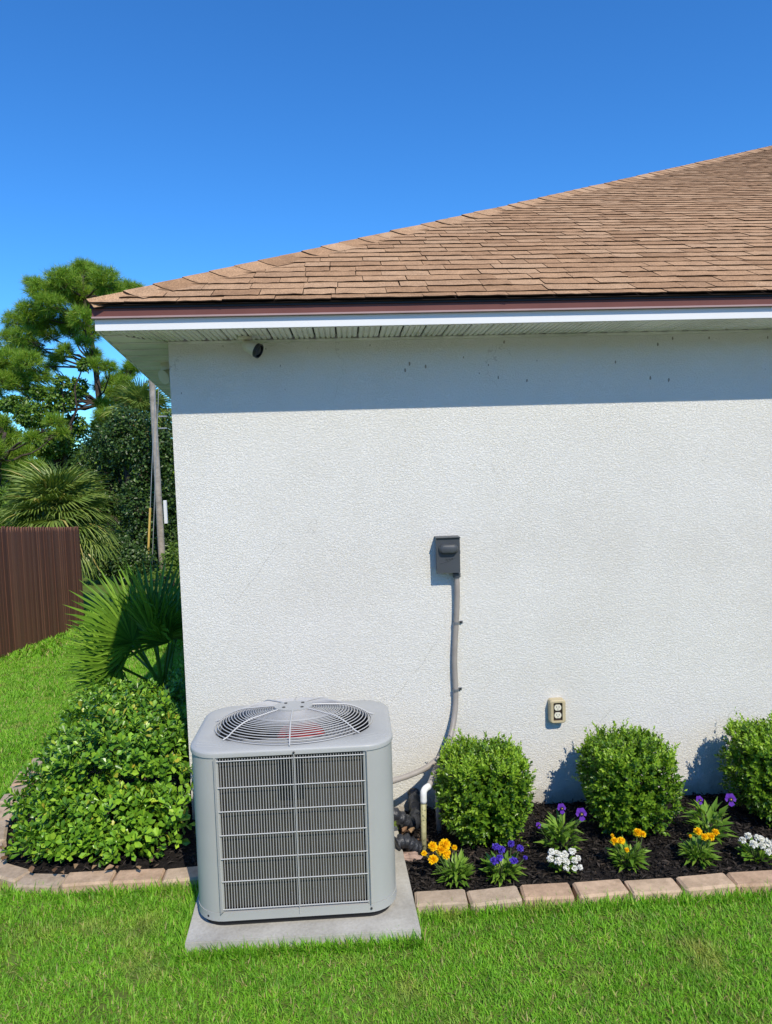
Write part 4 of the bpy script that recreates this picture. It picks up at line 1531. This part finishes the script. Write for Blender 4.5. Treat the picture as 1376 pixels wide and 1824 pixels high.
def bedding(name, base, label, group, blooms, leaf, kind):
    """blooms: pixel centres in the photograph, placed at the plant's own distance"""
    global RNG
    base = np.array([base[0], base[1], float(bed_z(np.array(base[0]), np.array(base[1])))])
    RNG = np.random.default_rng(int(base[0] * 1000) + 7)
    t = empty(name, tuple(base), label, 'flower', group)
    n, ll, lw, sp, h0, h1, T = leaf
    o = leaf_obj('foliage', [rosette_leaves(base, n, ll, lw, sp, h0, h1, T)], M['flower_leaf'], t); o['kind'] = 'stuff'
    for (px, py, r, dy) in blooms:
        c = on_y(px, py, base[1] + dy)
        stem_to(t, base + np.array([(c[0] - base[0]) * .3, (c[1] - base[1]) * .3, .02]), c)
        if kind == 'marigold': pompom('bloom', c, r * 1.15, M['marigold'], t, 90)
        elif kind == 'violet':
            pompom('bloom', c, r * 1.1, M['violet'], t, 46, .5, (random.uniform(-.4, .4), -.6, .7))
        elif kind == 'white': pompom('bloom', c, r * 1.08, M['whitepetal'], t, 60, .6)
        elif kind == 'pansy':
            f = unit(np.array([random.uniform(-.25, .25), -1, .35])); s_ = unit(np.cross(f, up3)); u_ = np.cross(s_, f)
            bl = empty('bloom', tuple(c - base)); bl.parent = t
            for (ang, k_) in ((62, 1.0), (118, 1.0), (175, .9), (5, .9), (-90, 1.1)):
                a = math.radians(ang); d = s_ * math.cos(a) + u_ * math.sin(a)
                V, F = leaf_arrays([c - f * .001 * (ang % 7)], [d + f * .12], [f], r * k_, r * k_ * .95, T_ROUND)
                part('petal', V, [tuple(q) for q in F], M['pansy'], bl)
            w = MB(); w.lathe([(r * .36, .004), (r * .30, .0055)], c, f, 9); w.build('dark_eye', M['pansy_eye'], bl)
            w = MB(); w.lathe([(r * .10, .0058), (r * .08, .0075)], c, f, 7); w.build('yellow_centre', M['pansy_dot'], bl)
    return t


ML = (150, .046, .33, .080, .012, .065, T_LANCE)
bedding('marigold_plant', (.372, -.585), 'yellow marigold plant nearest the condenser and white drain pipe', 'yellow marigolds',
        [(771, 1508, .017, -.02), (793, 1505, .021, .0), (786, 1514, .019, -.01), (796, 1522, .017, -.02), (810, 1510, .010, .01), (772, 1532, .018, -.04), (756, 1520, .010, -.03)], ML, 'marigold')
bedding('violet_plant', (.552, -.590), 'low plant with ragged violet blue blooms in front of the first boxwood', 'violet bedding plants',
        [(884, 1508, .015, -.01), (893, 1513, .015, -.02), (911, 1503, .014, .0), (927, 1511, .014, .0), (881, 1533, .016, -.04), (891, 1528, .014, -.04), (915, 1533, .016, -.04), (936, 1528, .009, -.02)],
        (160, .044, .36, .095, .012, .055, T_LANCE), 'violet')
bedding('pansy_plant', (.835, -.430), 'tall purple pansy plant between the first and middle boxwoods', 'purple pansies',
        [(1001, 1440, .021, .02), (1036, 1450, .026, -.03), (960, 1470, .012, -.02)], (100, .066, .30, .085, .02, .12, T_LANCE), 'pansy')
bedding('white_flower_plant', (.800, -.585), 'white flower cluster in front of the tall pansy between the boxwoods', 'white bedding plants',
        [(983, 1518, .014, 0), (993, 1520, .013, 0), (1007, 1522, .014, 0), (1020, 1517, .015, .01), (1030, 1529, .012, 0), (981, 1530, .014, -.02), (995, 1534, .016, -.03), (1009, 1535, .014, -.03), (1024, 1533, .014, -.02), (1034, 1545, .011, -.03), (1009, 1547, .012, -.04), (1024, 1547, .012, -.04), (1000, 1525, .014, -.01)],
        (80, .036, .36, .065, .015, .05, T_ROUND), 'white')
bedding('marigold_plant', (1.068, -.560), 'yellow marigold plant in front of the middle boxwood', 'yellow marigolds',
        [(1095, 1498, .014, -.01), (1107, 1498, .014, -.01), (1136, 1483, .016, .01), (1145, 1486, .012, 0), (1117, 1514, .009, -.03), (1091, 1488, .006, 0)], ML, 'marigold')
bedding('marigold_plant', (1.355, -.555), 'yellow marigold plant in front of the right pansy', 'yellow marigolds',
        [(1243, 1481, .015, 0), (1255, 1491, .013, -.02), (1266, 1490, .015, -.01), (1275, 1483, .013, 0), (1230, 1489, .006, 0)], ML, 'marigold')
bedding('pansy_plant', (1.470, -.420), 'tall purple pansy plant between the middle and right boxwoods', 'purple pansies',
        [(1247, 1425, .018, .02), (1302, 1424, .026, -.01)], (105, .066, .30, .09, .02, .13, T_LANCE), 'pansy')
bedding('white_flower_plant', (1.585, -.575), 'white flower cluster at the right end of the bed', 'white bedding plants',
        [(1323, 1497, .014, 0), (1333, 1489, .014, .01), (1343, 1504, .016, -.02), (1355, 1495, .015, 0), (1366, 1500, .016, 0), (1358, 1507, .014, -.02), (1374, 1510, .014, -.02), (1349, 1492, .013, 0), (1368, 1518, .013, -.04), (1380, 1500, .014, 0)],
        (90, .040, .36, .080, .015, .05, T_ROUND), 'white')


# ------------------------------------------------------------------ fan palms
def fan_frond(nl, rad, spread, droop, wid, pet, seed, cup=.25):
    """one fan leaf in local axes: stalk along +Y, blade opening beyond it"""
    r = random.Random(seed)
    V = []; F = []
    def add(v, f):
        b = len(V); V.extend(v); F.extend([tuple(i + b for i in q) for q in f])
    w = MB().tube([(0, 0, 0), (0, pet * .5, .02 * pet), (0, pet, 0)], [wid * .55, wid * .42, wid * .35], 5)
    tris = []
    for q in w.F:
        for k in range(1, len(q) - 1): tris.append((q[0], q[k], q[k + 1]))
    add(w.V, tris)
    for i in range(nl):
        t = (i / (nl - 1) - .5) * 2
        a = math.radians(t * spread)
        L = rad * (1 - .22 * abs(t) ** 2) * r.uniform(.9, 1.05)
        d = np.array([math.sin(a), math.cos(a), cup * (1 - math.cos(a)) + r.uniform(-.04, .04)])
        s = np.array([math.cos(a), -math.sin(a), 0])
        hub = np.array([0, pet, 0])
        pts = []
        for (k, wk) in ((.02, .12), (.35, .85), (.65, .9), (.85, .5), (1.0, .02)):
            z = -droop * L * max(0, k - .35) ** 2 * r.uniform(.8, 1.25)
            c = hub + d * L * k + np.array([0, 0, z])
            pts.append((c - s * wid * wk * .5 + np.array([0, 0, wid * wk * .28]), c, c + s * wid * wk * .5 + np.array([0, 0, wid * wk * .28])))
        vv = [p for tr in pts for p in tr]; ff = []
        for k in range(len(pts) - 1):
            for j in (0, 1):
                A = 3 * k + j
                ff += [(A, A + 1, A + 4), (A, A + 4, A + 3)]
        add(vv, ff)
    return np.array(V), F


def place_frond(me, parent, loc, az, el, roll, s=1.0, name='frond'):
    o = link(name, me, parent)
    y = np.array([math.cos(az) * math.cos(el), math.sin(az) * math.cos(el), math.sin(el)])
    x = unit(np.cross(y, up3)); z = np.cross(x, y)
    c, sn = math.cos(roll), math.sin(roll)
    x2 = x * c + z * sn; z2 = -x * sn + z * c
    o.matrix_basis = Matrix(((x2[0] * s, y[0] * s, z2[0] * s, loc[0]), (x2[1] * s, y[1] * s, z2[1] * s, loc[1]), (x2[2] * s, y[2] * s, z2[2] * s, loc[2]), (0, 0, 0, 1)))
    return o


pb = np.array([-1.38, 1.95, float(gz(1.95))])
palmetto = empty('palmetto', tuple(pb), 'green fan palmetto growing by the side wall behind the shrubs', 'palm')
PF = []
for s in range(4):
    V, F = fan_frond(30, .50, 92, .35, .024, .44, s, .35)
    PF.append(mesh_from('frond', V, F, M['frond']))
MB().tube([pb + np.array([0, 0, -.05]), pb + np.array([0, 0, .25])], [.07, .06], 9).build('trunk', M['palmtrunk'], palmetto)
# azimuth 0 = +x (towards the wall), 180 = away from it, 270 = towards the viewer
for i, (az, el, roll, s) in enumerate([(178, 48, .9, .92), (205, 34, 1.1, .85), (165, 64, .6, 1.05), (190, 18, .8, .78), (250, 76, .8, 1.1), (215, 62, 1.0, 1.0), (185, -8, .5, .62), (225, 40, .7, .9), (120, 74, .3, 1.05), (245, 18, .5, .9),
                                       (60, 72, -.3, .95), (300, 62, -.5, .95), (20, 70, -.6, .9), (330, 38, -.7, .85), (140, 35, .5, .95), (90, 50, .1, .95), (270, 70, .3, .95), (200, -2, .4, .68), (235, 0, .5, .75)]):
    place_frond(PF[i % 4], palmetto, (random.uniform(-.04, .04), random.uniform(-.04, .04), .22), math.radians(az), math.radians(el), roll, s)


def cabbage_palm(base, h, rad, label, seed, nf=34, dead=3, pet=.55):
    random.seed(seed)
    base = np.asarray(base, float)
    t = empty('cabbage_palm', tuple(base), label, 'palm')
    pts = [base + np.array([.02 * math.sin(k), 0, h * k / 6 - .1]) for k in range(7)]
    MB().tube(pts, [.20, .18, .17, .17, .18, .20, .16], 12).build('trunk', M['palmtrunk'], t)
    meg = []; med = []
    for s in range(4):
        V, F = fan_frond(44, rad, 108, 1.0, .042, pet * rad, seed + s, .5)
        meg.append(mesh_from('frond', V, F, M['sabal']))
    V, F = fan_frond(24, rad * .8, 75, 1.6, .05, pet * rad, seed + 9, .5)
    dm = mesh_from('dead_frond', V, F, M['deadfrond'])
    for i in range(nf):
        az = 2.4 * i + random.uniform(-.2, .2)
        el = math.radians(82 - 118 * (i / nf) ** .85)
        place_frond(meg[i % 4], t, (0, 0, h + .05 - .25 * i / nf), az, el, random.uniform(-.35, .35), random.uniform(.88, 1.08))
    for i in range(dead):
        place_frond(dm, t, (0, 0, h - .2), math.radians(225 + 30 * i), math.radians(8 - 9 * i), random.uniform(-.3, .3), .9, 'dead_frond')
    random.seed(seed + 100)
    return t


b = on_y(103, 925, 11.6)
cabbage_palm((b[0], b[1], float(gz(11.6))), b[2] - float(gz(11.6)), .86, 'round headed cabbage palm rising behind the brown fence', 301, 40, 1)
b = on_y(252, 745, 21.5)
cabbage_palm((b[0], b[1], float(gz(21.5))), b[2] - float(gz(21.5)), 1.0, 'tall cabbage palm with orange dead fronds beside the pole', 302, 26, 6)

# ------------------------------------------------------------------ fence
random.seed(5)
fx = -5.12
fence = empty('picket_fence', (fx, 7.5, float(gz(7.5))), 'dark brown wooden picket fence running back along the lawn', 'fence')
def ftop(y): return .829 + (y - 7.33) * (-.300 / 3.16)
PM = []
for s in range(3):
    w = MB()
    hw = .041
    V = [];
    prof = [(-hw, 0), (hw, 0), (hw, .955), (hw * .45, .992), (0, 1.0), (-hw * .45, .992), (-hw, .955)]
    V = [(0.012, a_, b_) for a_, b_ in prof] + [(-.008, a_, b_) for a_, b_ in prof]
    nP = len(prof)
    w.add(V, [tuple(range(nP)), tuple(range(2 * nP - 1, nP - 1, -1))] + [(i, nP + i, nP + (i + 1) % nP, (i + 1) % nP) for i in range(nP)])
    PM.append(mesh_from('picket', w.V, w.F, M['fence']))
y = 3.6; i = 0
of = origin(fence)
while y < 10.50:
    o = link('picket', PM[i % 3], fence)
    z0 = float(gz(y)) - .02
    o.location = Vector(np.array([fx + .02 + random.uniform(-.005, .005), y, z0]) - of)
    o.scale = (1, 1, ftop(y) - z0 + random.uniform(-.008, .008))
    o.rotation_euler = (random.uniform(-.006, .006), 0, random.uniform(-.05, .05))
    y += .0885; i += 1
for (h0) in (.3, .95, 1.6):
    w = MB()
    V = []
    for yy in (3.6, 10.48):
        zb = ftop(yy) - 1.9 + h0
        V += [(fx - .03, yy, zb), (fx + .008, yy, zb), (fx + .008, yy, zb + .085), (fx - .03, yy, zb + .085)]
    w.add(V, [(0, 1, 2, 3), (7, 6, 5, 4), (0, 4, 5, 1), (1, 5, 6, 2), (2, 6, 7, 3), (3, 7, 4, 0)])
    w.build('rail', M['fence'], fence)
for yy in (3.7, 6.1, 8.3, 10.43):
    w = MB(); w.box((fx - .13, yy - .045, float(gz(yy)) - .1), (fx - .035, yy + .045, ftop(yy) - .05), .004); w.build('post', M['fence'], fence)

# ------------------------------------------------------------------ utility pole and guys
pp = on_y(291, 1030, 17.4)
pz = float(gz(17.4))
pole = empty('utility_pole', (pp[0], pp[1], pz), 'weathered wooden utility pole beyond the side yard near the house corner', 'utility pole')
PB = np.array([pp[0], pp[1], pz])
PT = on_y(279, 625, 17.4)[2] - pz
MB().tube([PB + np.array([-.003 * k, 0, PT * k / 8 - .1]) for k in range(9)], [.098 - .002 * k for k in range(9)], 14).build('shaft', M['pole'], pole, True)
q = on_y(295, 912, 17.25)
w = MB(); w.box((q[0] - .035, q[1] - .06, q[2] - .33), (q[0] + .055, q[1] + .03, q[2] + .33), .01); w.build('riser_guard', M['pvcwhite'], pole)
for py in (742, 763):
    q = on_y(290, py, 17.25)
    w = MB(); w.box((q[0] - .10, q[1] - .08, q[2] - .02), (q[0] + .13, q[1] + .0, q[2] + .02), .004); w.build('bracket', M['guy'], pole)
ga = on_y(261, 1020, 16.6); ga[2] = float(gz(16.6))
for (tx, ty, lx) in ((277, 690, 0), (283, 690, .12)):
    tp = on_y(tx, ty, 17.2)
    top_ = tp + (tp - (ga + np.array([lx, 0, 0]))) * .18
    g_ = empty('guy_wire', tuple(ga + np.array([lx, 0, 0])), 'thin steel guy wire with yellow guard left of the utility pole' if lx == 0 else 'second thin guy wire closer to the utility pole', 'guy wire')
    MB().tube([ga + np.array([lx, 0, -.05]), top_], .010, 6).build('cable', M['guy'], g_)
    if lx == 0:
        d = unit(tp - ga)
        MB().tube([ga + d * .05, ga + d * 2.1], .030, 9).build('yellow_guard', M['yellow'], g_)

# ------------------------------------------------------------------ trees
def limb(parent, a, b, r0, r1, sag=.15, name='limb', n=6, seed=0):
    r = random.Random(seed)
    a = np.asarray(a, float); b = np.asarray(b, float)
    L = np.linalg.norm(b - a); pts = []; rs = []
    for k in range(n + 1):
        t = k / n
        j = np.array([r.uniform(-1, 1), r.uniform(-1, 1), r.uniform(-1, 1)]) * L * .035 * (0 if k in (0, n) else 1)
        pts.append(a + (b - a) * t + np.array([0, 0, -sag * L * math.sin(math.pi * t) * .6]) + j)
        rs.append(r0 + (r1 - r0) * t)
    return MB().tube(pts, rs, 6, caps=False).build(name, M['bark'], parent, True)


def needle_clump(c, rx, rz, nt, L=.30):
    d = rnd_dir(nt)
    rad = RNG.uniform(.25, 1, nt) ** .6
    P = np.asarray(c) + d * np.array([rx, rx, rz]) * rad[:, None]
    A = unit(d * .7 + np.array([0, 0, .75]) + rnd_dir(nt) * .3)
    k = 15
    Pn = np.repeat(P, k, 0); An = np.repeat(A, k, 0)
    Dn = unit(An * .55 + rnd_dir(nt * k) * .75)
    return leaf_arrays(Pn, Dn, rnd_dir(nt * k), L * RNG.uniform(.7, 1.15, nt * k), .016, T_NEEDLE)


def pine(px_trunk, Y, clumps, label, seed, trunk_pts, rpx, tz):
    global RNG
    RNG = np.random.default_rng(seed); r = random.Random(seed)
    pts = [on_y(x, y, Y) for (x, y) in trunk_pts]
    base = np.array([pts[0][0], Y, float(gz(Y))])
    t = empty('pine_tree', tuple(base), label, 'tree')
    tp = [base + np.array([0, 0, -.2])] + pts
    MB().tube(cat(tp, 3), list(np.linspace(.17, .04, (len(tp) - 1) * 3 + 1)), 10).build('trunk', M['bark'], t, True)
    bt = []; bn = []
    m2p = (Y + 3.24) / FOC
    for (x, y, rp) in clumps:
        c = on_y(x, y, Y + r.uniform(-1.8, 1.8))
        R = rp * m2p * 1.12
        bt.append(needle_clump(c, R * 1.05, R * .72, int(210 * (rp / 24) ** 2) + 24))
        bn.append(needle_clump(c - np.array([0, 0, R * .3]), R * .8, R * .4, int(10 * (rp / 24) ** 2) + 3, .24))
        # limb to the nearest lower trunk point
        best = min(pts, key=lambda q: abs((c[2] - .9) - q[2]) + .2 * abs(q[0] - c[0]))
        limb(t, best, c, .05, .012, r.uniform(-.05, .25), 'limb', 6, int(x * 7 + y))
        for _ in range(3):
            e = c + np.array([r.uniform(-1, 1), r.uniform(-1, 1), r.uniform(-.3, .7)]) * R * .8
            limb(t, c * .7 + best * .3, e, .018, .006, .1, 'twig', 3, r.randrange(9999))
    o = leaf_obj('crown', bt, M['needle'], t); o['kind'] = 'stuff'
    o = leaf_obj('old_needles', bn, M['needle_brown'], t); o['kind'] = 'stuff'
    return t


C1 = [(120, 512, 22), (165, 512, 22), (200, 520, 18), (100, 525, 18), (150, 545, 20), (70, 575, 20), (120, 580, 16), (60, 625, 18), (30, 620, 18), (10, 660, 18), (45, 670, 16), (222, 685, 14), (236, 655, 12), (196, 655, 10), (180, 690, 10), (150, 488, 24), (112, 500, 24), (188, 496, 22), (74, 518, 20), (222, 515, 17), (130, 522, 24), (178, 530, 23), (90, 540, 19), (243, 514, 10), (150, 480, 16), (205, 540, 16), (60, 505, 12),
      (58, 556, 21), (28, 572, 18), (104, 566, 21), (146, 566, 19), (42, 600, 20), (84, 594, 19), (128, 592, 14), (18, 598, 14), (164, 548, 18),
      (14, 640, 22), (48, 646, 20), (28, 680, 20), (4, 680, 18), (74, 672, 13), (58, 702, 15), (88, 700, 11),
      (163, 596, 12), (173, 650, 11), (168, 632, 10), (203, 678, 15), (228, 668, 13), (213, 712, 13), (188, 742, 15), (150, 610, 11), (186, 720, 12),
      (102, 640, 11), (116, 624, 11), (90, 655, 9), (236, 700, 12), (245, 650, 12), (180, 760, 12), (-30, 610, 24), (-40, 660, 26), (-25, 700, 22), (198, 700, 10)]
pine(172, 25.0, C1, 'tall pine tree with rounded crown beyond the fence', 401, [(196, 900), (188, 800), (178, 720), (170, 650), (160, 585), (150, 530), (148, 492)], 10, 0)
C2 = [(14, 782, 22), (40, 806, 18), (8, 826, 20), (-25, 800, 24), (30, 840, 16), (-20, 850, 20), (60, 780, 10), (98, 752, 11), (108, 770, 9), (62, 830, 10), (2, 752, 12)]
pine(0, 21.0, C2, 'younger pine low at the left edge behind the cabbage palm', 402, [(-10, 960), (-8, 880), (0, 820), (10, 770)], 8, 0)


def broadleaf(name, Y, blobs, nleaf, size, mat, label, seed, trunk, wr=.65, th=.16):
    global RNG
    RNG = np.random.default_rng(seed)
    m2p = (Y + 3.24) / FOC
    c0 = on_y(trunk[0], trunk[1], Y)
    base = np.array([c0[0], Y, float(gz(Y))])
    t = empty(name, tuple(base), label, 'tree' if 'tree' in name else 'shrub')
    tot = sum(b[2] * b[3] for b in blobs)
    bt = []; r = random.Random(seed)
    cs = []
    for (x, y, rx, ry) in blobs:
        c = on_y(x, y, Y + r.uniform(-.6, .6)); cs.append(c)
        n = int(nleaf * rx * ry / tot)
        d = rnd_dir(n)
        rad = 1 - np.abs(RNG.normal(0, .22, n))
        lump = 1 + .22 * wob(d[:, 0] * 4 + d[:, 2] * 3, d[:, 1] * 4 - d[:, 2], 1.6, seed + int(x))
        P = c + d * np.array([rx * m2p, rx * m2p * .8, ry * m2p]) * (rad * lump)[:, None]
        D = unit(rnd_dir(n) + d * .5 + np.array([0, 0, -.25]))
        N = unit(d + np.array([0, -.2, .6]) + rnd_dir(n) * .7)
        L = size * RNG.uniform(.65, 1.25, n)
        bt.append(leaf_arrays(P, D, N, L, L * wr, T_SMALL))
    o = leaf_obj('crown', bt, mat, t); o['kind'] = 'stuff'
    top = c0
    MB().tube([base + np.array([0, 0, -.2]), base * .5 + top * .5 + np.array([.05, 0, 0]), top], [th, th * .8, th * .5], 8).build('trunk', M['bark'], t, True)
    for k, c in enumerate(cs):
        limb(t, base * .4 + top * .6, c, th * .4, .02, -.05, 'limb', 5, seed + k)
    return t


broadleaf('oak_tree', 23.0, [(60, 740, 34, 22), (110, 715, 24, 18), (140, 690, 16, 16), (90, 790, 40, 24), (130, 760, 24, 20), (30, 720, 20, 16), (150, 650, 10, 10), (110, 680, 12, 10), (150, 820, 30, 24), (60, 850, 50, 24), (-20, 760, 30, 30), (70, 700, 14, 12), (12, 720, 16, 12)],
          15000, .13, M['mid_leaf'], 'loose dark broadleaf tree under the pine with sky showing through', 411, (110, 760))
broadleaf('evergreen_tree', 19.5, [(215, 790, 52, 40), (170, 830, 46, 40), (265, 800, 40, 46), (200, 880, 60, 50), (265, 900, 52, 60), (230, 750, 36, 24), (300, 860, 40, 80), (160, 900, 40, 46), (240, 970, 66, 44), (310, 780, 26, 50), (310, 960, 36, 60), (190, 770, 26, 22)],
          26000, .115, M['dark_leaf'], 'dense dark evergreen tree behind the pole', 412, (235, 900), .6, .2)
broadleaf('oak_tree', 30.0, [(40, 800, 60, 40), (120, 800, 50, 40), (190, 780, 40, 40), (-40, 790, 60, 60), (80, 860, 100, 40), (0, 860, 80, 40), (250, 760, 60, 60)], 12000, .17, M['mid_leaf'], 'mid green broadleaf tree farthest back, seen in gaps below the pine', 416, (60, 820))
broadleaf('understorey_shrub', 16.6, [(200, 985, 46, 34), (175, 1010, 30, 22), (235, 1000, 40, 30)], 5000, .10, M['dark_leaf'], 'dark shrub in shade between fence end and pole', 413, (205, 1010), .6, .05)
broadleaf('understorey_shrub', 15.6, [(306, 1005, 20, 24), (318, 985, 16, 22), (285, 1028, 16, 14), (262, 1035, 14, 12)], 1500, .085, M['lime_leaf'], 'lime green shrub at the foot of the utility pole', 414, (306, 1020), .55, .03)
broadleaf('understorey_shrub', 14.6, [(20, 900, 40, 40), (-30, 920, 40, 50), (60, 930, 50, 30)], 6000, .10, M['mid_leaf'], 'green shrub hidden behind fence and cabbage palm', 415, (20, 950), .6, .05)

# far wood beyond everything
RNG = np.random.default_rng(77)
n = 30000
X = RNG.uniform(-45, 12, n); Yw = RNG.uniform(36, 44, n)
H = 4.2 + 1.4 * wob(X, X * 0, .35, 8)
Z = -1.8 + RNG.uniform(0, 1, n) ** .7 * H
# unseen leaf belt added behind the camera to block blue sky light
m = 26000
a = RNG.uniform(math.radians(185), math.radians(355), m)
rr2 = RNG.uniform(22.0, 29.0, m)
X2 = rr2 * np.cos(a) * 1.25; Y2 = -3 + rr2 * np.sin(a)
Z2 = RNG.uniform(0, 1, m) ** .8 * (5.5 + 2.0 * wob(X2, Y2, .4, 9))
L = np.concatenate([RNG.uniform(.3, .6, n), RNG.uniform(.45, .8, m)])
P = np.concatenate([np.stack([X, Yw, Z], 1), np.stack([X2, Y2, Z2], 1)])
D = rnd_dir(n + m); N = rnd_dir(n + m) + np.array([0, -.4, .6])
woods_and_belt = leaf_obj('far_woods_and_added_belt', [leaf_arrays(P, D, N, L, L * .7, T_SMALL)], M['mid_leaf'])
tag(woods_and_belt, 'far line of dark woods beyond the trees, plus unseen belt added behind the camera', 'woods', kind='stuff')
